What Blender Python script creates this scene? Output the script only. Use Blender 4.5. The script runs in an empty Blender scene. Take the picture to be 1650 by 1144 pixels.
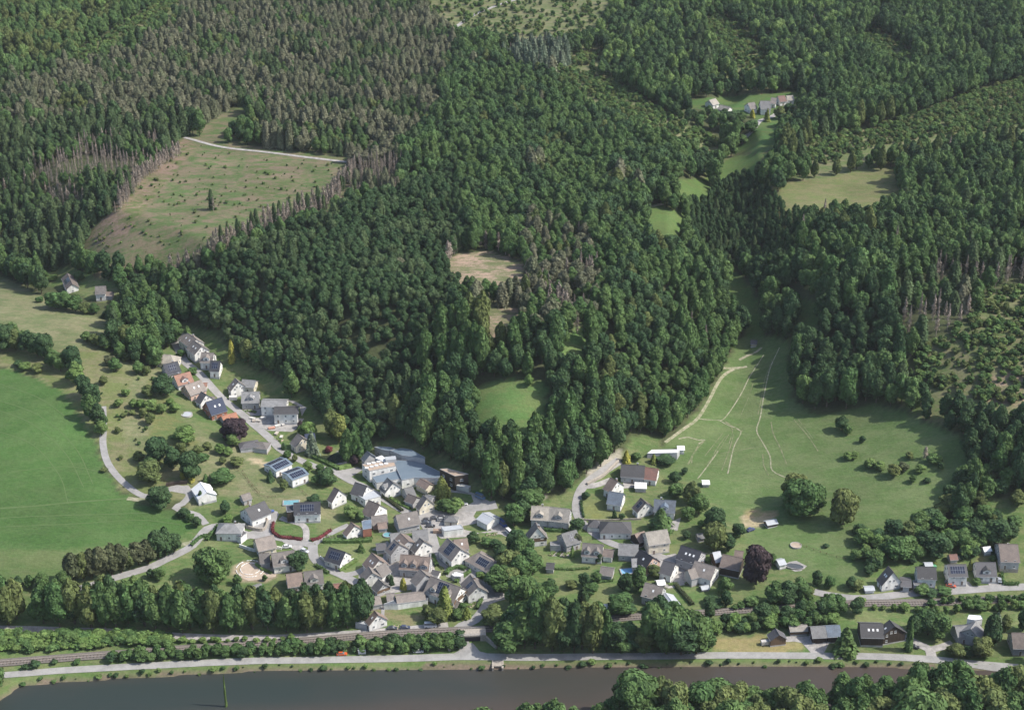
import bpy, math, random
import numpy as np
from mathutils import Vector, Matrix, geometry
R = math.radians
random.seed(7); rng = np.random.default_rng(7)
C = bpy.context.scene.collection
scene = bpy.context.scene

# ---------------------------------------------------------------- camera, world, sun, exposure
F = 2650.0; PITCH = 26.0; CAMH = 410.0
cam_d = bpy.data.cameras.new('camera'); cam = bpy.data.objects.new('camera', cam_d); C.objects.link(cam)
cam.location = (0, 0, CAMH); cam.rotation_euler = (R(90 - PITCH), 0, 0)
cam_d.sensor_width = 36; cam_d.lens = 36 * F / 1650; cam_d.clip_start = 1; cam_d.clip_end = 20000
scene.camera = cam
SUN_EL, SUN_AZ = 47, 96          # azimuth clockwise from +Y
w = bpy.data.worlds.new("World"); scene.world = w; w.use_nodes = True
wn = w.node_tree; bg = wn.nodes['Background']
sky = wn.nodes.new('ShaderNodeTexSky'); sky.sky_type = 'NISHITA'; sky.sun_disc = False
sky.sun_elevation = R(SUN_EL); sky.sun_rotation = R(SUN_AZ); sky.air_density = 1.0; sky.dust_density = 2.0
wn.links.new(sky.outputs[0], bg.inputs[0]); bg.inputs[1].default_value = 0.15
sd = bpy.data.lights.new('sun', 'SUN'); sun = bpy.data.objects.new('sun', sd); C.objects.link(sun)
sd.energy = 3.9; sd.angle = R(0.6); sd.color = (1.0, 0.95, 0.86)
a = R(SUN_AZ); e = R(SUN_EL)
sdir = Vector((math.sin(a) * math.cos(e), math.cos(a) * math.cos(e), math.sin(e)))
sun.rotation_euler = sdir.to_track_quat('Z', 'Y').to_euler(); sun.location = (300, 700, 500)
scene.view_settings.view_transform = 'Standard'; scene.view_settings.look = 'None'
scene.view_settings.exposure = 0.58; scene.view_settings.gamma = 1.0; scene.view_settings.use_curve_mapping = False
scene.cycles.max_bounces = 4; scene.cycles.diffuse_bounces = 2; scene.cycles.glossy_bounces = 2
scene.cycles.transmission_bounces = 2; scene.cycles.volume_bounces = 0; scene.cycles.transparent_max_bounces = 4

# ---------------------------------------------------------------- photo geometry helpers (1650 x 1144 frame)
cp, sp = math.cos(R(PITCH)), math.sin(R(PITCH))
def project(X, Y, Z):
    z = Y * cp - (Z - CAMH) * sp
    z = np.maximum(z, 1e-3)
    yc = Y * sp + (Z - CAMH) * cp
    return 825 + F * X / z, 572 - F * yc / z
def raydir(u, v):
    dx = (u - 825) / F; dy = (572 - v) / F
    return dx, cp + dy * sp, -sp + dy * cp
def tanv(v): return math.tan(R(PITCH) + math.atan((v - 572) / F))

# ---------------------------------------------------------------- terrain height field
COLS = {  # column u: (first v, height) then (v, slope dh/dY reached from the previous one)
 -250: [(1095,1),(1068,.05),(1013,.12),(888,.12),(750,.12),(600,.10),(520,.06),(460,-.1),(425,-.1),(300,.33),(150,.33),(0,.33)],
 0:   [(1088,1.1),(1068,.06),(1013,.15),(888,.12),(750,.12),(600,.10),(520,.05),(470,-.1),(425,-.15),(300,.33),(150,.35),(0,.33)],
 100: [(1080,1.1),(1060,.06),(1013,.15),(888,.12),(750,.12),(600,.12),(520,.03),(470,-.12),(440,-.08),(380,.25),(250,.33),(100,.33),(0,.3)],
 200: [(1075,1.1),(1053,.06),(1015,.15),(935,.1),(880,.08),(800,.12),(700,.14),(600,.12),(545,.0),(500,-.05),(400,.32),(300,.36),(200,.3),(100,.22),(0,.3)],
 300: [(1070,1.1),(1045,.06),(1024,.15),(935,.08),(860,.1),(800,.12),(700,.14),(640,.08),(575,-.02),(530,.05),(430,.38),(330,.36),(230,.32),(130,.2),(0,.2)],
 400: [(1065,1.1),(1038,.06),(1024,.12),(950,.08),(860,.06),(800,.12),(740,.1),(680,.0),(640,.03),(560,.5),(450,.45),(350,.38),(240,.32),(120,.22),(0,.2)],
 500: [(1063,1.1),(1032,.08),(1020,.1),(930,.06),(860,.06),(800,.1),(760,.05),(720,.02),(680,.12),(620,.5),(500,.5),(400,.45),(270,.36),(150,.22),(0,.18)],
 600: [(1061,1.1),(1025,.1),(1010,.06),(930,.05),(860,.04),(790,.04),(725,.03),(640,.6),(520,.5),(400,.42),(300,.33),(200,.22),(100,.18),(0,.15)],
 700: [(1060,1.1),(1017,.1),(1000,.04),(930,.04),(860,.04),(790,.04),(750,.06),(660,.6),(620,.3),(520,.5),(400,.38),(300,.35),(200,.22),(100,.15),(30,.1)],
 800: [(1058,1.1),(1012,.15),(990,-.02),(930,.03),(860,.04),(812,.05),(760,.7),(660,.5),(625,.2),(580,.4),(500,.42),(440,.15),(400,.3),(300,.36),(200,.25),(80,.06),(0,.02)],
 900: [(1057,1.1),(1005,.12),(985,0),(930,.03),(860,.04),(800,.06),(740,.55),(650,.5),(550,.45),(450,.4),(350,.35),(250,.22),(160,.02),(80,.08),(0,.2)],
 1000:[(1056,1.1),(997,.12),(975,0),(930,.05),(880,.05),(800,.05),(750,.07),(660,.45),(550,.43),(450,.38),(350,.3),(250,.12),(200,-.02),(100,.1),(0,.28)],
 1100:[(1056,1.1),(990,.1),(970,0),(930,.05),(880,.05),(800,.05),(700,.08),(640,.25),(560,.33),(460,.22),(370,.02),(300,.05),(240,.05),(180,.08),(100,.3),(0,.32)],
 1200:[(1056,1.1),(983,.09),(960,.02),(900,.04),(800,.05),(700,.07),(600,.08),(540,.08),(440,.08),(360,.12),(300,.10),(240,.04),(165,.05),(80,.36),(0,.36)],
 1300:[(1056,1.1),(978,.09),(955,.05),(900,.06),(800,.08),(700,.1),(640,.12),(560,.4),(450,.36),(380,.25),(320,.1),(280,.12),(210,.2),(150,.15),(80,.3),(0,.36)],
 1400:[(1057,1.1),(973,.1),(955,.1),(880,.1),(780,.11),(700,.13),(650,.16),(550,.42),(450,.38),(350,.25),(310,.08),(275,.08),(200,.28),(100,.33),(0,.33)],
 1500:[(1058,1.1),(971,.08),(955,.12),(900,.14),(800,.18),(720,.2),(650,.3),(550,.36),(450,.33),(350,.28),(200,.28),(100,.3),(0,.3)],
 1650:[(1060,1.1),(966,.06),(945,.15),(900,.2),(800,.3),(700,.33),(600,.3),(500,.3),(400,.3),(300,.27),(200,.27),(100,.27),(0,.27)],
 1900:[(1060,1.1),(960,.06),(900,.2),(800,.3),(700,.33),(600,.3),(500,.3),(400,.3),(300,.27),(200,.27),(100,.27),(0,.27)],
}
ctrl = []
def colpts(u, col):
    v, h = col[0]; Yp = (CAMH - h) / tanv(v); out = [(u, v, Yp, h)]
    for v, g in col[1:]:
        t = tanv(v); Y = (CAMH - h + g * Yp) / (t + g); h = h + g * (Y - Yp); Yp = Y
        out.append((u, v, Y, h))
    return out
for u_, col in COLS.items():
    for (u, v, Y, h) in colpts(u_, col):
        z = Y * cp - (h - CAMH) * sp
        ctrl.append(((u - 825) * z / F, Y, h))
ctrl = np.array(ctrl)
def tps_fit(P, val, lam):
    n = len(P); d = np.sqrt(((P[:, None] - P[None]) ** 2).sum(-1)); K = d * d * np.log(d + 1e-9) + lam * np.eye(n)
    Q = np.c_[np.ones(n), P]; A = np.block([[K, Q], [Q.T, np.zeros((3, 3))]])
    return np.linalg.solve(A, np.r_[val, np.zeros(3)])
S = 100.0
PC = ctrl[:, :2] / S; coef = tps_fit(PC, ctrl[:, 2], 0.02)
def tps(X, Y):
    sh = np.shape(X); q = np.c_[np.ravel(X), np.ravel(Y)] / S; out = np.empty(len(q))
    for i in range(0, len(q), 20000):
        b = q[i:i + 20000]; d = np.sqrt(((b[:, None] - PC[None]) ** 2).sum(-1))
        out[i:i + 20000] = (d * d * np.log(d + 1e-9)) @ coef[:-3] + coef[-3] + b @ coef[-2:]
    return out.reshape(sh)
GX = np.arange(-700, 701, 2.5); GY = np.arange(470, 1621, 2.5)
def flat_px(pts, h):
    o = []
    for u, v in pts:
        dx, dy, dz = raydir(u, v); t = (h - CAMH) / dz; o.append((dx * t, dy * t))
    return np.array(o)
bank_far = flat_px([(-400,1135),(-60,1150),(0,1126),(34,1101),(97,1096),(157,1092),(267,1086),(400,1078.5),(501,1076),(653,1074.5),(850,1073),(1000,1072),(1100,1071),(1245,1069.5),(1420,1072),(1650,1078),(2100,1080)], 0)
bank_near = flat_px([(-500,1225),(0,1210),(400,1180),(650,1160),(1000,1152),(1300,1150),(1650,1142),(2100,1140)], 0)
def interp_line(L, X): return np.interp(X, L[:, 0], L[:, 1])
mx, my = np.meshgrid(GX, GY)
cy = np.clip(my, 545, 1280); cx = np.clip(mx, -0.36 * cy - 60, 0.36 * cy + 60)
H = tps(cx, cy)
H = np.clip(H, .9, 235) + np.maximum(my - 1280, 0) * .12
yb = interp_line(bank_far, mx); yn = interp_line(bank_near, mx)
k = np.clip((my - yb + .6) / 2.2, 0, 1); H = np.where(my >= yb, np.minimum(H, -0.5 + 1.7 * k + 50 * (k >= 1)), H)
H = np.where(my < yb, np.maximum(-2.0, -0.4 - (yb - my) * .25), H)
nb = yn - my; H = np.where(nb > -6, np.maximum(H, np.clip(-2 + (nb + 6) * .4, -2, 3) + np.maximum(nb - 8, 0) * .05), H)
def noise2(X, Y, s, seed):
    r = np.random.default_rng(seed); o = 0
    for i in range(6):
        an = r.uniform(0, 6.28); f = r.uniform(.7, 1.5) / s; o = o + np.sin(X * math.cos(an) * f + Y * math.sin(an) * f + r.uniform(0, 6.28))
    return o / 3.0
H = H + np.where((my > yb + 30), noise2(mx, my, 14, 3) * .25 * np.clip((H - 25) / 40, 0, 1) * 3, 0)
def hgt(X, Y):
    X = np.asarray(X, float); Y = np.asarray(Y, float)
    fx = np.clip((X - GX[0]) / 2.5, 0, len(GX) - 1.001); fy = np.clip((Y - GY[0]) / 2.5, 0, len(GY) - 1.001)
    i = fx.astype(int); j = fy.astype(int); a = fx - i; b = fy - j
    return (H[j, i] * (1 - a) + H[j, i + 1] * a) * (1 - b) + (H[j + 1, i] * (1 - a) + H[j + 1, i + 1] * a) * b
_T = np.arange(560, 2100, 1.5)
def at(u, v, dh=0.0):
    """world point where the sight line through photo pixel (u, v) meets the terrain (raised by dh)"""
    dx, dy, dz = raydir(u, v)
    n = math.sqrt(dx * dx + dy * dy + dz * dz); dx /= n; dy /= n; dz /= n
    f = CAMH + dz * _T - hgt(dx * _T, dy * _T) - dh
    k = np.argmax(f < 0) if (f < 0).any() else len(_T) - 1
    k = max(k, 1); t = _T[k - 1] + 1.5 * f[k - 1] / (f[k - 1] - f[k] + 1e-9)
    return (dx * t, dy * t, CAMH + dz * t)
CR = dict(A=(240,500,5.156), B=(380,640,5.156), C=(540,700,5.156), D=(320,780,5.156), E=(560,840,5.156), F=(820,700,5.156),
          G=(840,820,5.156), H=(1060,820,5.156), I=(1330,840,5.156), J=(1100,960,5.156), K=(0,380,5.156), L=(100,740,5.156),
          M=(0,900,4.125), N=(350,900,3.3), O=(1080,120,5.156), P=(1000,560,5.156), Q=(1240,700,5.156), U=(0,0,1), T=(580,720,9.1667), V=(620,850,8.17), W=(540,780,8.17))
def px(c, x, y):
    ox, oy, s = CR[c]; return ox + x / s, oy + y / s

# ---------------------------------------------------------------- object helpers
def tag(o, label=None, cat=None, group=None, kind=None):
    if label: o['label'] = label
    if cat: o['category'] = cat
    if group: o['group'] = group
    if kind: o['kind'] = kind
    return o
def empty(name, loc, rz=0.0):
    o = bpy.data.objects.new(name, None); C.objects.link(o); o.location = loc; o.rotation_euler = (0, 0, rz)
    o.empty_display_size = 0.5; return o
def mesh_np(name, V, Fc, mats, mi=None, smooth=False):
    me = bpy.data.meshes.new(name); V = np.asarray(V, np.float32)
    if isinstance(Fc, np.ndarray):
        n, kk = Fc.shape; me.vertices.add(len(V)); me.vertices.foreach_set('co', V.ravel())
        me.loops.add(n * kk); me.loops.foreach_set('vertex_index', Fc.astype(np.int32).ravel())
        me.polygons.add(n); me.polygons.foreach_set('loop_start', np.arange(0, n * kk, kk, dtype=np.int32))
        me.polygons.foreach_set('loop_total', np.full(n, kk, np.int32)); me.update(calc_edges=True)
    else:
        me.from_pydata([tuple(map(float, v)) for v in V], [], Fc)
    for m in (mats if isinstance(mats, (list, tuple)) else [mats]): me.materials.append(m)
    if mi is not None: me.polygons.foreach_set('material_index', np.asarray(mi, np.int32))
    if smooth: me.polygons.foreach_set('use_smooth', np.ones(len(me.polygons), bool))
    me.update(); return me
def obj(name, me, parent=None, loc=(0, 0, 0), rot=(0, 0, 0)):
    o = bpy.data.objects.new(name, me); C.objects.link(o); o.parent = parent; o.location = loc; o.rotation_euler = rot; return o
class MB:
    def __init__(s): s.v = []; s.f = []; s.m = []
    def add(s, vs, fs, mi=0):
        b = len(s.v); s.v += [tuple(v) for v in vs]; s.f += [tuple(b + i for i in f) for f in fs]; s.m += [mi] * len(fs); return s
    def box(s, x0, x1, y0, y1, z0, z1, mi=0, M=None):
        vs = [Vector((x, y, z)) for z in (z0, z1) for x, y in ((x0, y0), (x1, y0), (x1, y1), (x0, y1))]
        if M: vs = [M @ v for v in vs]
        return s.add(vs, [(0, 3, 2, 1), (4, 5, 6, 7), (0, 1, 5, 4), (1, 2, 6, 5), (2, 3, 7, 6), (3, 0, 4, 7)], mi)
    def cyl(s, p0, p1, r0, r1, n=8, mi=0):
        p0 = Vector(p0); p1 = Vector(p1); q = (p1 - p0).to_track_quat('Z', 'Y').to_matrix()
        vs = [p + q @ Vector((r * math.cos(6.2832 * i / n), r * math.sin(6.2832 * i / n), 0)) for p, r in ((p0, r0), (p1, r1)) for i in range(n)]
        return s.add(vs, [(i, (i + 1) % n, n + (i + 1) % n, n + i) for i in range(n)] + [tuple(range(n))[::-1], tuple(range(n, 2 * n))], mi)
    def mesh(s, name, mats): return mesh_np(name, s.v, s.f, mats, s.m)
    def build(s, name, mats, parent=None, loc=(0, 0, 0), rot=(0, 0, 0)): return obj(name, s.mesh(name, mats), parent, loc, rot)

# ---------------------------------------------------------------- materials
def newmat(name):
    m = bpy.data.materials.new(name); m.use_nodes = True; nt = m.node_tree; b = nt.nodes['Principled BSDF']; return m, nt, b
def N(nt, t, **kw):
    n = nt.nodes.new(t)
    for k_, v_ in kw.items(): setattr(n, k_, v_)
    return n
def mulval(nt, colsock, valsock, lo, hi):
    mr = N(nt, 'ShaderNodeMapRange'); mr.inputs[3].default_value = lo; mr.inputs[4].default_value = hi; mr.inputs[1].default_value = .25; mr.inputs[2].default_value = .75
    nt.links.new(valsock, mr.inputs[0]); mx_ = N(nt, 'ShaderNodeVectorMath', operation='SCALE')
    nt.links.new(colsock, mx_.inputs[0]); nt.links.new(mr.outputs[0], mx_.inputs[3]); return mx_.outputs[0]
def noise(nt, scale, coord='Generated', detail=3.0, sc=None, rough=.6):
    t = N(nt, 'ShaderNodeTexCoord') if coord != 'Position' else N(nt, 'ShaderNodeNewGeometry')
    n = N(nt, 'ShaderNodeTexNoise'); n.inputs['Scale'].default_value = scale; n.inputs['Detail'].default_value = detail; n.inputs['Roughness'].default_value = rough
    src = t.outputs['Position' if coord == 'Position' else coord]
    if sc:
        mp = N(nt, 'ShaderNodeMapping'); mp.inputs['Scale'].default_value = sc; nt.links.new(src, mp.inputs[0]); src = mp.outputs[0]
    nt.links.new(src, n.inputs['Vector']); return n.outputs['Fac']
def mixc(nt, fac, a_, b_):
    m = N(nt, 'ShaderNodeMix', data_type='RGBA')
    if isinstance(fac, float): m.inputs[0].default_value = fac
    else: nt.links.new(fac, m.inputs[0])
    for s_, i in ((a_, 6), (b_, 7)):
        if isinstance(s_, tuple): m.inputs[i].default_value = (*s_, 1)
        else: nt.links.new(s_, m.inputs[i])
    return m.outputs[2]
def surf(name, c, rough=.8, var=.25, scale=.6, c2=None, spec=.3, streak=None, fine=4.0, metal=0.0, bump=0):
    """weathered solid surface: two colours mixed by patchy noise, plus fine grain"""
    m, nt, b = newmat(name); c2 = c2 or tuple(x * (1 - var) for x in c)
    f1 = noise(nt, scale, 'Position', 4, streak); mr = N(nt, 'ShaderNodeMapRange'); mr.inputs[1].default_value = .38; mr.inputs[2].default_value = .62
    nt.links.new(f1, mr.inputs[0]); col = mixc(nt, mr.outputs[0], c, c2)
    f2 = noise(nt, fine, 'Position', 3); col = mulval(nt, col, f2, 1 - var, 1 + var)
    nt.links.new(col, b.inputs['Base Color']); b.inputs['Roughness'].default_value = rough; b.inputs['Specular IOR Level'].default_value = spec; b.inputs['Metallic'].default_value = metal
    if bump:
        bp = N(nt, 'ShaderNodeBump'); bp.inputs['Strength'].default_value = bump; bp.inputs['Distance'].default_value = .3; nt.links.new(f2, bp.inputs['Height']); nt.links.new(bp.outputs[0], b.inputs['Normal'])
    return m
def roofmat(name, c, c2=None, rough=.75):
    """tile roof: courses across the slope and weather patches"""
    m, nt, b = newmat(name); c2 = c2 or tuple(x * .62 + .02 for x in c)
    f1 = noise(nt, .45, 'Position', 5); mr = N(nt, 'ShaderNodeMapRange'); mr.inputs[1].default_value = .35; mr.inputs[2].default_value = .65
    nt.links.new(f1, mr.inputs[0]); col = mixc(nt, mr.outputs[0], c, c2)
    t = N(nt, 'ShaderNodeTexCoord'); mp = N(nt, 'ShaderNodeMapping'); mp.inputs['Scale'].default_value = (1, 1, 1); nt.links.new(t.outputs['Object'], mp.inputs[0])
    br = N(nt, 'ShaderNodeTexWave', wave_type='BANDS', bands_direction='Z'); br.inputs['Scale'].default_value = 1.6; br.inputs['Distortion'].default_value = .6
    nt.links.new(mp.outputs[0], br.inputs[0]); col = mulval(nt, col, br.outputs['Fac'], .9, 1.08)
    w2 = N(nt, 'ShaderNodeTexWave', wave_type='BANDS', bands_direction='X'); w2.inputs['Scale'].default_value = .9; w2.inputs['Distortion'].default_value = 1.5; nt.links.new(mp.outputs[0], w2.inputs[0]); col = mulval(nt, col, w2.outputs['Fac'], .93, 1.05)
    col = mulval(nt, col, noise(nt, 2.2, 'Position', 4), .8, 1.2)
    oi = N(nt, 'ShaderNodeObjectInfo'); hv = N(nt, 'ShaderNodeHueSaturation'); m1 = N(nt, 'ShaderNodeMapRange'); m1.inputs[3].default_value = .72; m1.inputs[4].default_value = 1.3; nt.links.new(oi.outputs['Random'], m1.inputs[0]); nt.links.new(m1.outputs[0], hv.inputs['Value']); nt.links.new(m1.outputs[0], hv.inputs['Saturation']); nt.links.new(col, hv.inputs['Color']); col = hv.outputs[0]
    nt.links.new(col, b.inputs['Base Color']); b.inputs['Roughness'].default_value = rough; b.inputs['Specular IOR Level'].default_value = .3; return m
M = {}
M['browngrey'] = roofmat('roof_brown_grey', (.2,.178,.162)); M['brown'] = roofmat('roof_brown', (.19,.152,.132)); M['dark'] = roofmat('roof_dark', (.085,.083,.087))
M['black'] = roofmat('roof_black', (.036,.038,.046), (.05,.052,.06)); M['navy'] = roofmat('roof_navy', (.035,.042,.065), (.04,.048,.07)); M['orange'] = roofmat('roof_orange', (.33,.16,.1), (.25,.135,.1))
M['grey'] = roofmat('roof_grey', (.2,.2,.2)); M['beige'] = roofmat('roof_beige', (.27,.25,.22)); M['blue'] = roofmat('roof_blue_grey', (.13,.16,.2)); M['red'] = roofmat('roof_reddish', (.2,.11,.09))
M['pale'] = surf('roof_pale_metal', (.4,.42,.44), .5, .1); M['steel'] = surf('roof_hall_blue', (.145,.185,.225), .55, .08, .12, (.125,.165,.205)); M['gravel'] = surf('roof_gravel', (.4,.31,.24), .9, .2, .5)
M['white'] = surf('wall_white', (.8,.79,.76), .85, .1, .5, (.58,.57,.54), .2, (1,1,.3)); M['cream'] = surf('wall_cream', (.72,.66,.53), .85, .12, .5, (.5,.46,.37), .2); M['wgrey'] = surf('wall_grey', (.42,.42,.42), .85, .1, .35, (.32,.32,.33), .2)
M['pink'] = surf('wall_pink', (.6,.42,.34), .85, .1, .35); M['timber'] = surf('wall_timber', (.16,.11,.075), .85, .25, 1.2, None, .2, (3,3,.3)); M['darktimber'] = surf('wall_dark_timber', (.07,.055,.045), .85, .3, 1.2, None, .2, (3,3,.3)); M['brick'] = surf('wall_brick', (.34,.15,.1), .85, .2)
M['glass'] = surf('window_glass', (.13,.14,.155), .25, .1, spec=.6); M['frame'] = surf('window_frame', (.65,.65,.63), .6, .05); M['door'] = surf('door_paint', (.12,.08,.06), .6, .15); M['gutter'] = surf('gutter_zinc', (.32,.33,.34), .5, .1)
M['pv'] = surf('solar_cells', (.015,.02,.04), .15, .1, spec=.6); M['pvl'] = surf('solar_frame', (.2,.22,.25), .4, .1); M['stone'] = surf('dry_stone', (.38,.34,.29), .9, .3, 1.5); M['chim'] = surf('chimney_brick', (.26,.2,.17), .9, .25, 2)
M['asphalt'] = surf('asphalt', (.3,.295,.28), .9, .10, .25, (.24,.235,.225), fine=1.5); M['asphalt2'] = surf('village_road', (.29,.28,.275), .9, .10, .3, (.235,.23,.22), fine=1.5)
M['gravelroad'] = surf('gravel_track', (.31,.285,.21), .95, .18, .5, (.17,.19,.1), fine=1.2); M['sand'] = surf('sand', (.42,.34,.27), .95, .12, .3, (.33,.27,.21)); M['paving'] = surf('pale_paving', (.36,.34,.32), .9, .15, .4, (.24,.23,.22), fine=1.2)
M['ballast'] = surf('ballast', (.15,.135,.12), .95, .2, 1.0); M['rail'] = surf('rail_steel', (.36,.31,.28), .4, .15); M['sleeper'] = surf('sleeper', (.11,.09,.075), .9, .2)
M['trunk'] = surf('bark', (.13,.1,.075), .95, .3, 1.0); M['deadwood'] = surf('dead_bark', (.34,.29,.25), .95, .25, 1.0); M['rubber'] = surf('tyre', (.03,.03,.03), .9, .1); M['water'] = None
M['canvas'] = surf('white_canvas', (.78,.78,.77), .7, .05, .5); M['pool'] = surf('pool_water', (.16,.34,.38), .2, .1, spec=.5); M['yellow'] = surf('yellow_tarp', (.62,.55,.2), .7, .1); M['bluetarp'] = surf('blue_tarp', (.2,.4,.6), .6, .1); M['contr'] = surf('red_container', (.42,.12,.07), .6, .15)
M['grasstrack'] = surf('worn_grass', (.19,.19,.11), .95, .15, .4, (.1,.13,.055)); M['mownline'] = surf('mown_line', (.09,.135,.05), .95, .12, .4, (.075,.12,.04)); M['rock'] = surf('rock_face', (.3,.27,.23), .95, .3, .4, bump=.5)
def paint(name, c): 
    m = surf(name, c, .3, .04, spec=.5); return m
def foliage(name, c1, c2, noise_s=.22, lo=.62, hi=1.38):
    c1 = tuple(x * k_ for x, k_ in zip(c1, (1.36, 1.36, 1.3))); c2 = tuple(x * k_ for x, k_ in zip(c2, (1.36, 1.36, 1.3)))
    m, nt, b = newmat(name); oi = N(nt, 'ShaderNodeObjectInfo'); col = mixc(nt, oi.outputs['Random'], c1, c2)
    g = N(nt, 'ShaderNodeNewGeometry'); mr = N(nt, 'ShaderNodeMapRange'); mr.inputs[3].default_value = .7; mr.inputs[4].default_value = 1.35
    nt.links.new(g.outputs['Random Per Island'], mr.inputs[0]); vm = N(nt, 'ShaderNodeVectorMath', operation='SCALE'); nt.links.new(col, vm.inputs[0]); nt.links.new(mr.outputs[0], vm.inputs[3])
    col = mulval(nt, vm.outputs[0], noise(nt, noise_s, 'Position', 2), lo, hi)
    nt.links.new(col, b.inputs['Base Color']); b.inputs['Roughness'].default_value = .75; b.inputs['Specular IOR Level'].default_value = .15
    tr = N(nt, 'ShaderNodeBsdfTranslucent'); nt.links.new(col, tr.inputs[0]); ms = N(nt, 'ShaderNodeMixShader'); ms.inputs[0].default_value = .22; nt.links.new(b.outputs[0], ms.inputs[1]); nt.links.new(tr.outputs[0], ms.inputs[2]); nt.links.new(ms.outputs[0], nt.nodes['Material Output'].inputs['Surface']); return m
FO = {}
FO['green'] = foliage('leaves_green', (.048,.092,.033), (.075,.12,.042)); FO['dark'] = foliage('leaves_dark', (.031,.062,.028), (.046,.08,.034)); FO['olive'] = foliage('leaves_olive', (.072,.096,.036), (.095,.115,.042))
FO['light'] = foliage('leaves_light', (.085,.14,.042), (.11,.16,.055)); FO['spruce'] = foliage('needles_green', (.038,.066,.03), (.06,.088,.04)); FO['brown'] = foliage('needles_brown', (.088,.1,.06), (.125,.125,.085))
FO['purple'] = foliage('leaves_purple', (.042,.03,.036), (.055,.04,.042)); FO['yellow'] = foliage('leaves_yellow', (.2,.2,.04), (.24,.23,.06)); FO['ygreen'] = foliage('leaves_yellow_green', (.12,.15,.04), (.14,.16,.05))
FO['blue'] = foliage('needles_blue', (.095,.13,.09), (.115,.14,.1)); FO['red'] = foliage('leaves_red', (.11,.03,.035), (.12,.035,.04)); FO['dead'] = foliage('dead_twigs', (.155,.138,.122), (.24,.2,.175)); FO['rust'] = foliage('leaves_rust', (.055,.068,.034), (.07,.078,.042))
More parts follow.
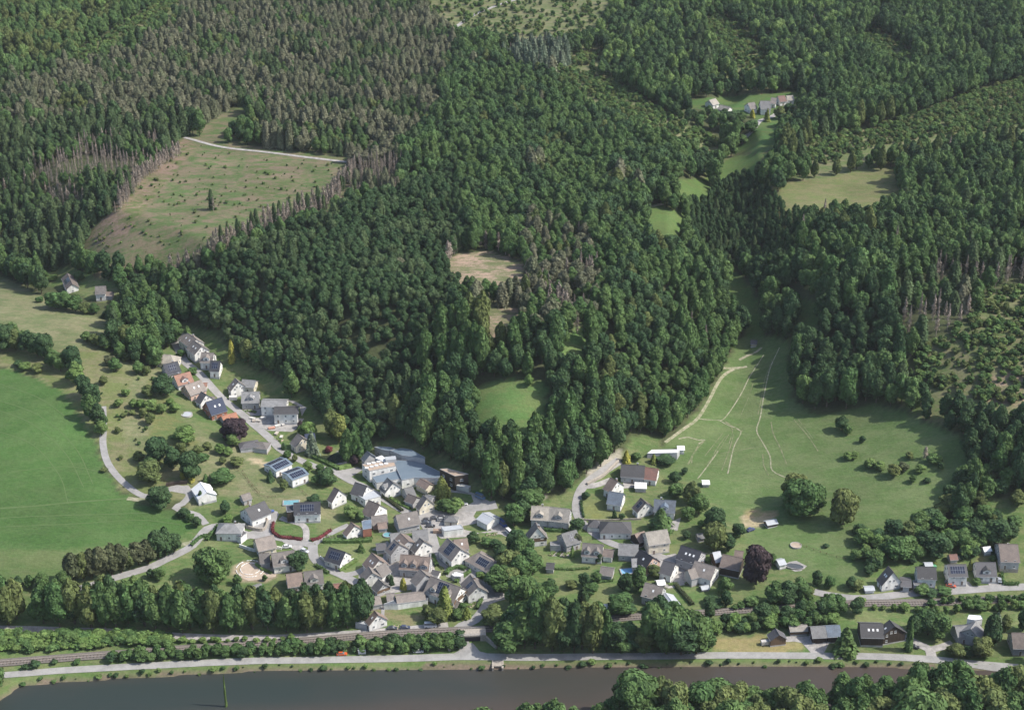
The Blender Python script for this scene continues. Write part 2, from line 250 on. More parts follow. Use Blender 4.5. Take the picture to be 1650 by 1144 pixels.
# ---------------------------------------------------------------- land cover (areas of the place, outlined on the ground)
def inpoly(u, v, P):
    P = np.asarray(P, float); u = np.asarray(u); v = np.asarray(v); r = np.zeros(u.shape, bool); n = len(P)
    if n < 3: return r
    bb = (u >= P[:, 0].min()) & (u <= P[:, 0].max()) & (v >= P[:, 1].min()) & (v <= P[:, 1].max())
    uu = u[bb]; vv = v[bb]; q = np.zeros(uu.shape, bool)
    for i in range(n):
        x1, y1 = P[i]; x2, y2 = P[(i + 1) % n]
        if y1 == y2: continue
        c = ((y1 > vv) != (y2 > vv)) & (uu < (x2 - x1) * (vv - y1) / (y2 - y1) + x1); q ^= c
    r[bb] = q; return r
AREA = {
 'field': [[(-300,560),(-60,575),(0,594),(60,610),(108,640),(138,690),(150,715),(165,745),(190,785),(225,812),(262,815),(300,835),(318,850),(312,868),(250,880),(180,886),(0,890),(-300,890)]],
 'fieldlow': [[(-300,888),(0,888),(130,884),(118,935),(60,945),(0,950),(-300,950)]],
 'dry': [[(-300,415),(0,442),(60,474),(130,500),(178,520),(172,533),(150,545),(120,560),(60,540),(20,515),(-60,500),(-300,480)], [(125,560),(200,580),(262,600),(275,650),(330,700),(372,715),(425,740),(410,775),(500,795),(545,815),(558,850),(520,850),(440,835),(400,805),(350,830),(300,800),(320,770),(250,730),(215,720),(195,700),(150,660),(130,620)]],
 'slope': [[(-300,540),(0,550),(60,570),(110,560),(150,560),(215,600),(200,700),(215,720),(250,730),(320,770),(300,800),(262,812),(200,790),(165,735),(140,690),(108,640),(60,608),(0,592),(-300,570)]],
 'village': [[(50,446),(80,436),(112,430),(150,448),(190,458),(200,482),(165,488),(120,470),(80,462)], [(262,530),(300,520),(345,535),(400,590),(440,605),(500,650),(545,690),(600,720),(640,706),(720,740),(765,770),(795,808),(850,812),(905,800),(940,770),(995,738),(1020,700),(1060,705),(1110,760),(1180,830),(1230,880),(1330,940),(1380,925),(1395,890),(1450,865),(1530,850),(1600,800),(1655,800),(1900,850),(1900,1068),(1420,1073),(1245,1071),(850,1075),(500,1078),(267,1089),(34,1103),(-300,1160),(-300,950),(0,945),(118,930),(130,884),(250,880),(318,850),(300,830),(340,800),(400,800),(450,830),(545,845),(545,815),(500,795),(410,775),(425,740),(372,715),(330,700),(275,650),(258,590),(250,560)]],
 'meadow': [[(1190,545),(1240,540),(1270,548),(1275,640),(1310,668),(1420,650),(1545,700),(1560,740),(1545,790),(1520,820),(1450,850),(1400,880),(1385,935),(1330,945),(1220,890),(1170,830),(1100,770),(1050,765),(1072,712),(1110,680),(1140,640),(1165,600)]],
 'clearing': [[(768,618),(800,612),(878,612),(885,640),(830,668),(765,666)], [(898,548),(945,518),(953,545),(925,566)]],
 'glade': [[(1088,292),(1152,286),(1140,312),(1095,310)], [(1048,330),(1078,335),(1104,350),(1102,376),(1062,372),(1038,345)], [(1155,430),(1188,438),(1222,485),(1236,530),(1208,522),(1196,482),(1165,446)], [(1278,482),(1322,482),(1314,506),(1278,520)], [(1150,268),(1185,252),(1240,248),(1215,262),(1165,284)]],
 'hay': [[(1248,300),(1330,285),(1448,272),(1450,292),(1430,312),(1400,330),(1345,318),(1300,325),(1268,332)]],
 'farvalley': [[(1085,168),(1140,158),(1290,148),(1290,165),(1262,185),(1250,205),(1255,235),(1230,246),(1185,246),(1190,225),(1215,208),(1220,190),(1150,180)]],
 'clearcut': [[(300,217),(350,229),(420,238),(490,246),(568,255),(560,300),(500,335),(440,352),(380,372),(330,395),(290,425),(240,410),(180,400),(132,402),(142,376),(180,350),(215,325),(225,290),(255,262),(275,240)], [(305,214),(345,190),(400,166),(400,176),(360,200),(335,216)]],
 'brownclear': [[(712,428),(740,408),(790,405),(842,424),(850,438),(820,450),(770,446)], [(760,492),(830,495),(850,510),(800,515)]],
 'brush': [[(680,-40),(1000,-40),(985,10),(960,45),(900,62),(830,60),(735,46),(690,18)], [(860,100),(920,112),(985,130),(1060,175),(1110,205),(1195,235),(1150,240),(1060,215),(990,180),(940,150)], [(1130,35),(1170,28),(1225,75),(1245,110),(1200,118),(1160,80)], [(1280,246),(1330,218),(1400,210),(1480,186),(1560,152),(1700,112),(1700,205),(1600,212),(1540,215),(1420,236),(1330,266)], [(1380,60),(1410,50),(1480,92),(1450,105)], [(900,95),(960,82),(985,95),(930,110)], [(1450,605),(1490,560),(1560,520),(1600,470),(1700,450),(1700,668),(1590,655),(1510,632)], [(110,95),(235,18),(300,-40),(340,-40),(250,40),(170,80),(125,104)]],
}
EDGE = {}
def classify(u, v):
    k_ = np.zeros(np.shape(u), np.int8)
    order = ['field', 'fieldlow', 'dry', 'slope', 'village', 'meadow', 'clearing', 'glade', 'hay', 'farvalley', 'clearcut', 'brownclear', 'brush']
    for i, nme in enumerate(order):
        for P in AREA[nme]: k_[inpoly(u, v, P)] = i + 1
    return k_
CLS = ['forest', 'field', 'fieldlow', 'dry', 'slope', 'village', 'meadow', 'clearing', 'glade', 'hay', 'farvalley', 'clearcut', 'brownclear', 'brush']
# two soil / grass colours per kind of ground; noise mixes them
GC = {'forest': ((.07,.085,.038),(.058,.066,.034)), 'field': ((.056,.112,.032),(.07,.12,.04)), 'fieldlow': ((.085,.13,.045),(.105,.135,.055)), 'dry': ((.185,.18,.1),(.12,.145,.065)), 'slope': ((.12,.145,.055),(.165,.16,.085)),
      'village': ((.08,.13,.043),(.138,.157,.07)), 'meadow': ((.083,.132,.045),(.112,.148,.062)), 'clearing': ((.08,.145,.045),(.11,.15,.055)), 'glade': ((.075,.125,.038),(.085,.12,.04)), 'hay': ((.11,.135,.05),(.145,.14,.07)),
      'farvalley': ((.06,.115,.035),(.08,.115,.04)), 'clearcut': ((.07,.11,.038),(.15,.125,.082)), 'brownclear': ((.29,.215,.165),(.12,.135,.065)), 'brush': ((.085,.12,.043),(.15,.145,.08))}
def build_ground():
    ex = np.r_[[-9000,-5000,-2500,-1300], GX, [1300,2500,5000,9000]]; ey = np.r_[[-3000,-800,200], GY, [1800,2600,5000,12000]]
    X, Y = np.meshgrid(ex, ey); Z = hgt(X, Y); Z = Z + np.where(Y > 1620, 40 * np.minimum((Y - 1620) / 600, 3), 0)
    ny, nx = X.shape; idx = np.arange(ny * nx).reshape(ny, nx)
    Fc = np.stack([idx[:-1, :-1], idx[:-1, 1:], idx[1:, 1:], idx[1:, :-1]], -1).reshape(-1, 4)
    m, nt, b = newmat('ground_cover')
    aA = N(nt, 'ShaderNodeAttribute', attribute_name='soil'); aB = N(nt, 'ShaderNodeAttribute', attribute_name='grass')
    f1 = noise(nt, .06, 'Position', 7, (1, 2.0, 1), .75); mr = N(nt, 'ShaderNodeMapRange'); mr.inputs[1].default_value = .44; mr.inputs[2].default_value = .57; nt.links.new(f1, mr.inputs[0])
    col = mixc(nt, mr.outputs[0], aA.outputs['Color'], aB.outputs['Color'])
    col = mulval(nt, col, noise(nt, .5, 'Position', 5, (1, 1.6, 1), .75), .72, 1.28); col = mulval(nt, col, noise(nt, .022, 'Position', 4), .78, 1.24)
    mr2 = N(nt, 'ShaderNodeMapRange'); mr2.inputs[1].default_value = .52; mr2.inputs[2].default_value = .58; nt.links.new(noise(nt, .3, 'Position', 5, (.6, 1.6, 1), .75), mr2.inputs[0])
    mm = N(nt, 'ShaderNodeMath', operation='MULTIPLY'); nt.links.new(mr2.outputs[0], mm.inputs[0]); nt.links.new(aA.outputs['Alpha'], mm.inputs[1]); col = mixc(nt, mm.outputs[0], col, aB.outputs['Color'])
    nt.links.new(col, b.inputs['Base Color']); b.inputs['Roughness'].default_value = .95; b.inputs['Specular IOR Level'].default_value = .1
    bp = N(nt, 'ShaderNodeBump'); bp.inputs['Strength'].default_value = .5; bp.inputs['Distance'].default_value = .5; nt.links.new(noise(nt, .9, 'Position', 3), bp.inputs['Height']); nt.links.new(bp.outputs[0], b.inputs['Normal'])
    me = mesh_np('ground', np.c_[X.ravel(), Y.ravel(), Z.ravel()], Fc, m, smooth=True)
    u, v = project(X.ravel(), Y.ravel(), Z.ravel()); u = u + noise2(X.ravel(), Y.ravel(), 5, 11) * 3; v = v + noise2(X.ravel(), Y.ravel(), 6, 12) * 1.5
    front = Y.ravel() > 450; k_ = np.where(front, classify(u, v), 0)
    for sh in (10, 20, 30, 40, 50):
        k3 = classify(u, v - sh); k_ = np.where(front & (k_ == 0) & np.isin(k3, [3, 7, 8, 9, 11, 12, 13]), k3, k_)
    A = np.array([(*GC[c][0], {'clearcut':.45,'brownclear':.8,'brush':.6,'dry':.7,'hay':.7,'village':.5,'meadow':.35}.get(c, 0.0)) for c in CLS]); B = np.array([(*GC[c][1], 1) for c in CLS])
    CA = A[k_].copy(); CB = B[k_].copy()
    extra = [('U', [(135,398),(150,372),(225,290),(270,240),(300,222),(322,236),(262,300),(225,350),(190,398)], (.2,.145,.11), (.085,.11,.04)), ('U', [(400,262),(480,262),(500,290),(430,320),(380,300)], (.16,.125,.09), (.08,.11,.04)), ('U', [(840,812),(850,790),(890,785),(870,815),(835,830)], (.3,.27,.23), (.22,.21,.16)), ('U', [(940,775),(950,760),(996,725),(1000,740),(965,768),(945,785)], (.33,.3,.25), (.25,.24,.19)),
             ('U', [(1195,825),(1215,822),(1250,828),(1225,850),(1190,850)], (.3,.25,.16), (.2,.19,.1)), ('D', [(370,640),(620,620),(660,720),(640,790),(420,820),(320,790),(250,700)], (.3,.25,.17), (.25,.2,.15)), ('B', [(60,530),(200,510),(360,620),(330,670),(210,560)], (.36,.29,.19), (.3,.26,.17)),
             ('J', [(230,350),(700,325),(760,385),(980,380),(1050,460),(280,470)], (.2,.185,.08), (.24,.2,.1)), ('Q', [(-200,620),(100,640),(20,700),(-200,690)], (.27,.2,.12), (.16,.17,.07)), ('F', [(1200,640),(1390,760),(1300,800),(1250,760)], (.1,.15,.05), (.1,.15,.05)), ('F', [(610,560),(780,560),(930,600),(1090,650),(1120,700),(700,700),(610,690)], (.16,.17,.06), (.15,.17,.07)),
             ('U', [(1600,600),(1660,590),(1660,660),(1590,645)], (.26,.19,.14), (.13,.14,.07)), ('I', [(1290,240),(1400,260),(1390,330),(1270,330)], (.2,.18,.09), (.14,.16,.06)), ('U', [(600,960),(690,960),(690,1008),(615,1012)], (.1,.15,.05), (.2,.18,.1)), ('A', [(0,560),(150,640),(420,1130),(0,1130)], (.15,.155,.065), (.1,.14,.05))]
    for c, P, ca, cb in extra:
        k2 = inpoly(u, v, [px(c, *p) for p in P]) & front; CA[k2, :3] = ca; CB[k2, :3] = cb
    yb2 = interp_line(bank_far, X.ravel()); bk = (Y.ravel() > yb2 - 6) & (Y.ravel() < yb2 + .6); CA[bk, :3] = (.17,.13,.1); CB[bk, :3] = (.12,.11,.07); uw = Y.ravel() <= yb2 - 6; CA[uw, :3] = (.13,.1,.08); CB[uw, :3] = (.1,.08,.065)
    gs = (Y.ravel() >= yb2 + .6) & (Y.ravel() < yb2 + 5.5); CA[gs] = (.085,.14,.042,.15); CB[gs, :3] = (.12,.15,.06)
    nbk = Y.ravel() < interp_line(bank_near, X.ravel()); CA[nbk, :3] = (.06,.08,.03); CB[nbk, :3] = (.08,.09,.04)
    for nm, arr in (('soil', CA), ('grass', CB)):
        at_ = me.color_attributes.new(nm, 'FLOAT_COLOR', 'POINT'); at_.data.foreach_set('color', arr.astype(np.float32).ravel())
    tag(obj('ground', me), kind='structure')
build_ground()

# river: clear teal over the channel, brown over the shallows
def build_water():
    m, nt, b = newmat('river_water')
    g = N(nt, 'ShaderNodeNewGeometry'); sx = N(nt, 'ShaderNodeSeparateXYZ'); nt.links.new(g.outputs['Position'], sx.inputs[0])
    at_ = N(nt, 'ShaderNodeAttribute', attribute_name='depth'); nz = noise(nt, .03, 'Position', 4, (1, 3, 1)); ad = N(nt, 'ShaderNodeMath', operation='MULTIPLY_ADD'); nt.links.new(nz, ad.inputs[0]); ad.inputs[1].default_value = .45; nt.links.new(at_.outputs['Fac'], ad.inputs[2])
    mr = N(nt, 'ShaderNodeMapRange'); mr.inputs[1].default_value = .25; mr.inputs[2].default_value = 1.05; nt.links.new(ad.outputs[0], mr.inputs[0])
    col = mixc(nt, mr.outputs[0], (.062,.05,.042), (.027,.037,.034)); nt.links.new(col, b.inputs['Base Color']); b.inputs['Roughness'].default_value = .35; b.inputs['Specular IOR Level'].default_value = .14
    bp = N(nt, 'ShaderNodeBump'); bp.inputs['Strength'].default_value = .25; bp.inputs['Distance'].default_value = .1; nt.links.new(noise(nt, 1.2, 'Position', 4, (.6, 1.5, 1)), bp.inputs['Height']); nt.links.new(bp.outputs[0], b.inputs['Normal'])
    xs = np.r_[-9000, np.arange(-700, 701, 10), 9000]; V = []; D = []
    for x in xs:
        y1 = float(interp_line(bank_far, np.array([x]))[0]); y0 = float(interp_line(bank_near, np.array([x]))[0])
        for t in np.linspace(0, 1, 9): V.append((x, y0 - 8 + (y1 + 8 - y0 + 8) * t, -.5)); D.append([0,0,.1,.45,.8,.9,.8,.5,0][int(round(t * 8))] * float(np.clip((150 - x) / 260, 0, 1)))
    n = len(xs); Fc = np.array([(i * 9 + j, (i + 1) * 9 + j, (i + 1) * 9 + j + 1, i * 9 + j + 1) for i in range(n - 1) for j in range(8)])
    me = mesh_np('river', V, Fc, m, smooth=True); a_ = me.attributes.new('depth', 'FLOAT', 'POINT'); a_.data.foreach_set('value', np.array(D, np.float32))
    tag(obj('river', me), kind='structure')
build_water()

# ---------------------------------------------------------------- roads, tracks, paved yards
OCC = []       # discs kept free of scattered plants: (x, y, r)
def smooth_line(P, step=2.5):
    P = np.array(P, float)[:, :2]; n = len(P); out = []
    Q = np.vstack([2 * P[0] - P[1], P, 2 * P[-1] - P[-2]])
    for i in range(1, n):
        a_, b_, c_, d_ = Q[i - 1], Q[i], Q[i + 1], Q[i + 2]; m_ = max(2, int(np.linalg.norm(c_ - b_) / step))
        for t in np.linspace(0, 1, m_, endpoint=False): out.append(.5 * ((2 * b_) + (c_ - a_) * t + (2 * a_ - 5 * b_ + 4 * c_ - d_) * t * t + (3 * b_ - a_ - 3 * c_ + d_) * t ** 3))
    out.append(P[-1]); return np.array(out)
def strip_pts(L, width, off=0.0):
    t = np.gradient(L, axis=0); t /= np.linalg.norm(t, axis=1)[:, None] + 1e-9; nrm = np.c_[-t[:, 1], t[:, 0]]
    return L + nrm * (off + width / 2), L + nrm * (off - width / 2)
def road(name, pts, width, mat, lift=.12, occ=True, kind='structure', coords=None):
    L = smooth_line([at(*p) for p in pts] if coords is None else coords); k5 = 5
    l, r = strip_pts(L, width); V = []
    for j in range(k5):
        q = l + (r - l) * j / (k5 - 1); V.append(np.c_[q, hgt(q[:, 0], q[:, 1]) + lift])
    n = len(L); V = np.concatenate(V); Fc = np.array([(j * n + i, (j + 1) * n + i, (j + 1) * n + i + 1, j * n + i + 1) for j in range(k5 - 1) for i in range(n - 1)])
    o = obj(name, mesh_np(name, V, Fc, mat, smooth=True)); tag(o, kind=kind)
    if occ:
        for p in L[::2]: OCC.append((p[0], p[1], width / 2 + .6))
    return L
def patch(name, pts, mat, lift=.09, kind='structure'):
    W = [at(*p) for p in pts]; P2 = [Vector(p[:2]) for p in W]; xs = [p.x for p in P2]; ys = [p.y for p in P2]
    E = []; Vv = []
    for i in range(len(P2)):
        a_, b_ = P2[i], P2[(i + 1) % len(P2)]; m_ = max(1, int((b_ - a_).length / 4))
        for j in range(m_): Vv.append(a_.lerp(b_, j / m_))
    nb_ = len(Vv); E = [(i, (i + 1) % nb_) for i in range(nb_)]
    gx, gy = np.meshgrid(np.arange(min(xs), max(xs), 4), np.arange(min(ys), max(ys), 4)); ins = inpoly(gx.ravel(), gy.ravel(), [(p.x, p.y) for p in P2])
    for x, y in zip(gx.ravel()[ins], gy.ravel()[ins]):
        Vv.append(Vector((x, y)))
        OCC.append((x, y, 3.0))
    vo, eo, fo, *_ = geometry.delaunay_2d_cdt(Vv, E, [], 1, 1e-4)
    V = [(p.x, p.y, float(hgt(p.x, p.y)) + lift) for p in vo]
    o = obj(name, mesh_np(name, V, [tuple(f) for f in fo], mat, smooth=True)); tag(o, kind=kind); return o
cpx = lambda c, L: [px(c, *p) for p in L]
RIVROAD = [(-120,1096),(0,1088),(97,1080.6),(194,1075),(291,1070),(400,1065),(501,1063.6),(653,1060.6),(744,1058),(850,1059),(960,1058),(1080,1057),(1154,1056),(1236,1056),(1350,1057),(1420,1058),(1500,1062),(1580,1070),(1700,1085)]
road('river_road', RIVROAD, 4.0, M['asphalt'], .16)
RAIL = [(-120,1077),(0,1068.5),(97,1061),(206,1053),(300,1045.5),(388,1040),(501,1032),(653,1020),(804,1012.5),(900,1004),(980,998),(1034,993.6),(1122,988.7),(1234,981),(1349,974),(1420,972),(1504,971),(1600,967),(1720,961)]
RL = road('railway_trackbed', RAIL, 4.6, M['ballast'], .35)
for s_ in (-.75, .75):
    l, r = strip_pts(RL, .16, s_); V = np.concatenate([np.c_[q, hgt(q[:, 0], q[:, 1]) + z_] for q, z_ in ((l, .45), (l, .66), (r, .66), (r, .45))]); n = len(RL)
    tag(obj('rail', mesh_np('rail', V, np.array([(j * n + i, ((j + 1) % 4) * n + i, ((j + 1) % 4) * n + i + 1, j * n + i + 1) for j in range(3) for i in range(n - 1)]), M['rail'])), kind='structure')
SL = smooth_line(RL[::1], 1.0); t_ = np.gradient(SL, axis=0); t_ /= np.linalg.norm(t_, axis=1)[:, None] + 1e-9; mb = MB()
for (x, y), (tx, ty) in zip(SL, t_):
    mb.box(-.13, .13, -1.25, 1.25, .3, .5, 0, Matrix.Translation((x, y, float(hgt(x, y)))) @ Matrix.Rotation(math.atan2(ty, tx), 4, 'Z'))
tag(mb.build('sleepers', M['sleeper']), kind='structure')
road('belt_road', [(-120,1014),(0,1013),(73,1014.5),(200,1018.5),(315,1026),(441,1027.5),(532,1022.7),(623,1016.5),(698,1009.5),(722,1007)], 3.8, M['paving'], .13)
MAIN = [(746,1056),(750,1042),(741,1026),(739,1012),(752,1005),(765,999),(781,979.6),(789,958),(779,937),(765.6,926),(745,919),(723,912),(709,902),(701.6,884.6),(696,865),(692,852),(688,838)]
road('village_street', MAIN, 4.6, M['asphalt2'], .15)
road('upper_street', [(690,853),(680,838),(660,828),(633,812.5),(613.7,800.9),(598,791),(580,781),(566,775.8),(550,766.5),(539,760),(520,755),(506,751),(490,744.5),(472,736),(452,724),(434,705.6),(408.7,684),(387,664.9),(360,643.5),(342.8,626),(321.5,602.8),(298,583.4),(288.5,564),(280,550)], 4.6, M['asphalt2'], .155)
road('factory_street', [(672,832),(690,828),(714.6,825.5),(753,819.5),(785,816),(800,813)], 5.0, M['asphalt2'], .14)
road('east_lane', [(998,742),(965.5,764),(944,779.5),(932.5,797),(928.6,820),(936,839.6),(952,855),(971,868.7),(994.6,879),(1030,890),(1063,896.5),(1090,905),(1110,913)], 4.2, M['asphalt2'], .145)
road('yard_lane', [(940,783),(956,783),(975,777),(985,773)], 3.2, M['paving'], .135)
road('west_street', [(100,958),(119,951),(148.5,942.7),(168,936),(216,922),(245.5,912.6),(264.8,903),(290,891),(309.5,879.6),(323,864),(334,852),(352,847.5),(361,850),(385,857),(410,864),(446,866),(485,874),(504,879)], 4.2, M['asphalt2'], .14)
road('field_lane', [(166,655),(167,690),(166,715),(172,742),(187,765),(208.6,785.6),(224,796),(236,800),(255,799),(270,790),(286,785),(300,790),(305,799),(294,811.8),(282,818),(300,825),(318,830),(332,845)], 3.3, M['asphalt2'], .13)
road('field_edge_track', [(205,803),(222,805),(236,802)], 2.6, M['gravelroad'], .11)
road('tractor_track', [(0,819),(60,815),(120,809),(205,803)], 1.0, M['mownline'], .07, False)
for q_ in ([(-20,640),(60,668),(120,720),(150,780)], [(-20,690),(50,715),(95,765),(110,812)], [(-20,655),(50,682),(105,730),(135,785)], [(-20,612),(60,640),(110,675)], [(-20,850),(100,845),(220,838),(290,845)], [(-20,836),(110,830),(240,826)], [(20,760),(110,752),(185,765)]): road('mown_line', q_, .45, M['mownline'], .06, False)
road('side_lane', [(313,873),(290,878),(250,884),(205,886)], 2.6, M['gravelroad'], .10)
road('hill_lane', [(432,862),(431,850),(437,842),(444,826.5)], 3.6, M['asphalt2'], .125)
road('south_street', [(504,877),(506,898),(523.6,913.8),(552.7,927.4),(575,939),(592,946)], 4.4, M['asphalt2'], .15)
road('link_lane', [(552.7,927.4),(574,923),(590,915),(612,905),(628,898)], 3.4, M['asphalt2'], .135)
road('north_lane', [(508,876),(517,869),(533,859.5),(552.7,849.8),(562,846)], 3.0, M['asphalt2'], .13)
road('house_driveway', [(492.6,874),(493.5,856),(489,847),(480,843),(462,838),(452,834)], 3.0, M['paving'], .115)
road('gravel_path', cpx('P', [(370,790),(520,680),(640,590),(740,430),(800,310),(860,230),(950,178),(1050,160)]), 1.6, M['gravelroad'], .11)
road('gravel_path', cpx('P', [(840,170),(950,172),(1010,165)]), 1.8, M['gravelroad'], .10)
road('gravel_path', cpx('P', [(985,105),(1050,70),(1130,35),(1170,0)]), 1.8, M['gravelroad'], .11)
for L_, w_ in [([(640,592),(800,603),(850,600),(930,500),(1010,370),(1080,230),(1190,60)], 1.2), ([(820,605),(900,650),(1000,695),(940,830),(890,1050)], 1.2), ([(850,600),(990,690),(1010,690)], .9), ([(1320,0),(1240,180),(1190,400),(1160,580),(1130,690),(1180,790),(1240,900),(1260,1020),(1370,1080)], 1.3), ([(810,860),(740,960),(640,1090)], 1.3), ([(700,770),(620,860),(560,970)], 1.0), ([(850,710),(780,800),(700,900)], .5), ([(900,720),(820,850),(720,960)], .5), ([(1250,620),(1270,720),(1320,820),(1380,970)], .7), ([(830,880),(1000,850),(1180,820)], .5), ([(880,730),(800,840),(730,980)], .5), ([(870,620),(930,680),(900,800)], .5), ([(940,720),(900,860),(840,1020)], .6), ([(650,800),(600,900),(590,960)], .6), ([(1180,880),(1190,980),(1230,1060)], .6), ([(1100,300),(1060,420),(1000,560)], .4), ([(1440,600),(1560,740),(1640,860)], .7), ([(1260,100),(1200,260),(1170,420),(1140,560)], .5), ([(1470,590),(1600,760)], .4), ([(480,760),(560,745),(650,770),(700,765),(650,800)], 1.6)]:
    road('meadow_track', cpx('P', L_), w_ * (.5 if w_ > 1 else .8), M['gravelroad' if w_ > 1 else 'grasstrack'], .085, False)
road('forest_path', [(297,222),(349.6,236),(419.6,244.7),(489.5,253.5),(566,262.5)], 3.0, M['paving'], .2)
road('hilltop_track', [(735,44),(752,32),(770,22),(800,10),(832,0),(860,-8)], 3.6, M['paving'], .2)
road('valley_track', [(1034,336),(1042,333),(1055,332),(1068,329)], 3.0, M['gravelroad'], .12)
road('far_valley_road', [(1172,240),(1190,226),(1212,212),(1224,196),(1245,188),(1262,176)], 4.0, M['paving'], .2)
road('east_road', [(1300,951),(1314,953.8),(1341,959.6),(1388,964),(1446,958.5),(1475.5,955.5),(1543,952),(1601.5,947.6),(1650,945.5),(1720,943)], 4.2, M['asphalt2'], .14)
road('farm_drive', [(1456,1025),(1466,1031),(1480,1038),(1497,1046),(1501,1058)], 4.2, M['paving'], .125)
road('farm_drive', [(1497,1047),(1515,1043),(1535,1036)], 3.6, M['paving'], .115)
PATCH = [('core_ground', 'E', [(200,235),(330,165),(430,240),(560,215),(640,130),(692,160),(700,300),(735,440),(830,530),(950,640),(870,640),(640,590),(560,560),(300,615),(215,500),(90,470),(100,400),(280,400),(300,260)], 'paving'), ('east_ground', 'G', [(885,370),(960,395),(1120,390),(1330,380),(1450,470),(1520,600),(1300,640),(1200,560),(1060,500),(930,440)], 'paving'), ('factory_yard', 'B', [(850,610),(1010,580),(1060,600),(960,660),(1100,760),(1000,720),(900,690)], 'asphalt2'), ('car_park', 'C', [(690,680),(880,655),(1180,625),(1150,680),(1200,735),(1060,760),(1070,790),(1200,820),(1100,850),(880,865),(800,800),(720,740)], 'paving'), ('loading_yard', 'C', [(940,440),(1110,470),(1290,560),(1310,600),(1120,620),(1060,610),(1150,560),(1130,500),(960,480)], 'asphalt2'),
 ('works_yard', 'C', [(1250,750),(1400,720),(1470,800),(1480,880),(1380,830),(1200,815),(1300,800)], 'paving'), ('farm_yard', 'J', [(725,345),(900,335),(1250,330),(1240,350),(1175,470),(1065,470),(990,390),(930,378),(765,388)], 'paving'), ('terrace_yard', 'A', [(790,830),(850,880),(1010,860),(1040,830),(900,800)], 'paving'),
 ('building_yard', 'A', [(830,900),(1000,880),(1290,900),(1220,990),(1190,1010),(990,1000),(900,950)], 'paving'), ('rear_yard', 'A', [(1130,745),(1200,750),(1310,810),(1270,880),(1250,800)], 'paving'), ('riding_ground', 'D', [(360,650),(520,640),(660,700),(640,770),(420,805),(330,770)], 'sand'), ('north_yard', 'L', [(860,235),(1050,215),(1110,300),(1060,330),(1030,290),(900,265)], 'paving'),
 ('hill_yard', 'D', [(560,200),(660,230),(640,290),(560,410),(380,345),(560,330),(575,290)], 'asphalt2'), ('west_yard', 'D', [(560,360),(600,400),(540,420),(400,460),(350,440),(400,400)], 'asphalt2'), ('core_yard', 'E', [(270,340),(330,310),(420,380),(690,400),(730,470),(640,440),(530,420),(520,560),(420,540),(340,480),(350,440)], 'paving'), ('core_lane', 'E', [(620,130),(690,140),(690,290),(560,290),(480,240),(560,220)], 'paving'), ('long_yard', 'E', [(280,690),(600,650),(640,670),(400,710),(310,730),(300,840),(60,880),(80,830),(280,800)], 'asphalt2'),
 ('east_yard', 'G', [(1130,400),(1280,370),(1330,410),(1290,440),(1400,490),(1200,430)], 'paving'), ('court_yard', 'G', [(1180,640),(1290,590),(1340,600),(1310,650),(1220,660)], 'paving'), ('lawn_terrace', 'F', [(340,930),(480,935),(500,1010),(350,1010)], 'paving'), ('garage_court', 'E', [(800,380),(960,390),(1060,440),(1130,480),(940,520),(900,480),(820,460)], 'asphalt2'), ('shed_court', 'C', [(490,300),(500,300),(505,305)], 'asphalt2'),
 ('west_forecourt', 'D', [(640,430),(720,430),(850,490),(900,560),(800,550),(700,480)], 'paving'), ('house_forecourt', 'I', [(1090,490),(1190,500),(1240,560),(1100,580),(1040,540)], 'asphalt'), ('house_forecourt', 'I', [(1310,480),(1420,470),(1450,540),(1380,545)], 'paving'), ('stone_yard', 'F', [(1320,740),(1400,700),(1430,690),(1400,800),(1340,790)], 'paving'), ('side_yard', 'F', [(950,400),(1050,380),(1040,440),(940,450)], 'paving'),
 ('junction_apron', 'E', [(940,1010),(1040,1010),(1100,1080),(1200,1105),(1000,1112),(860,1108),(930,1070)], 'asphalt'), ('tree_court', 'E', [(1130,590),(1290,590),(1330,640),(1200,680),(1130,700)], 'paving'), ('yard_corner', 'G', [(700,440),(760,430),(770,450),(710,460)], 'paving'), ('bank_strip', 'M', [(-20,1020),(-20,900),(110,800),(150,825),(20,925)], 'stone')]
for n_, c_, P_, m_ in PATCH:
    if n_ in ('shed_court', 'yard_corner', 'bank_strip'): continue
    patch(n_, cpx(c_, P_), M[m_], .06 if n_.endswith('_ground') and n_ != 'riding_ground' else .09)
# ---------------------------------------------------------------- buildings
def window_mesh(w_=.95, h_=1.1):
    m = MB(); m.box(-w_ / 2, w_ / 2, -.02, .06, 0, h_, 1)
    for x0, x1 in ((-w_ / 2 + .09, -.04), (.04, w_ / 2 - .09)): m.box(x0, x1, .05, .075, .09, h_ - .09, 0)
    m.box(-w_ / 2 - .1, w_ / 2 + .1, 0, .16, -.08, -.01, 1)
    return m.mesh('window', [M['glass'], M['frame']])
WIN = window_mesh(); WINB = window_mesh(1.45, 1.15)
def door_mesh(w_, h_, m1, m2):
    m = MB(); m.box(-w_ / 2, w_ / 2, -.02, .07, 0, h_, 1); m.box(-w_ / 2 + .12, w_ / 2 - .12, .06, .1, .02, h_ - .12, 0)
    for i in range(3): m.box(-w_ / 2 + .2, w_ / 2 - .2, .1, .115, .3 + i * h_ * .28, .3 + i * h_ * .28 + .06, 1)
    return m.mesh('door', [m1, m2])
DOOR = door_mesh(1.15, 2.15, M['door'], M['frame']); BARND = door_mesh(3.2, 3.0, M['darktimber'], M['timber']); GARD = door_mesh(2.5, 2.2, M['wgrey'], M['frame'])
sk = MB(); sk.box(-.45, .45, -.6, .6, 0, .09, 1); sk.box(-.34, .34, -.48, .48, .08, .11, 0); SKY = sk.mesh('skylight', [M['canvas'], M['gutter']])
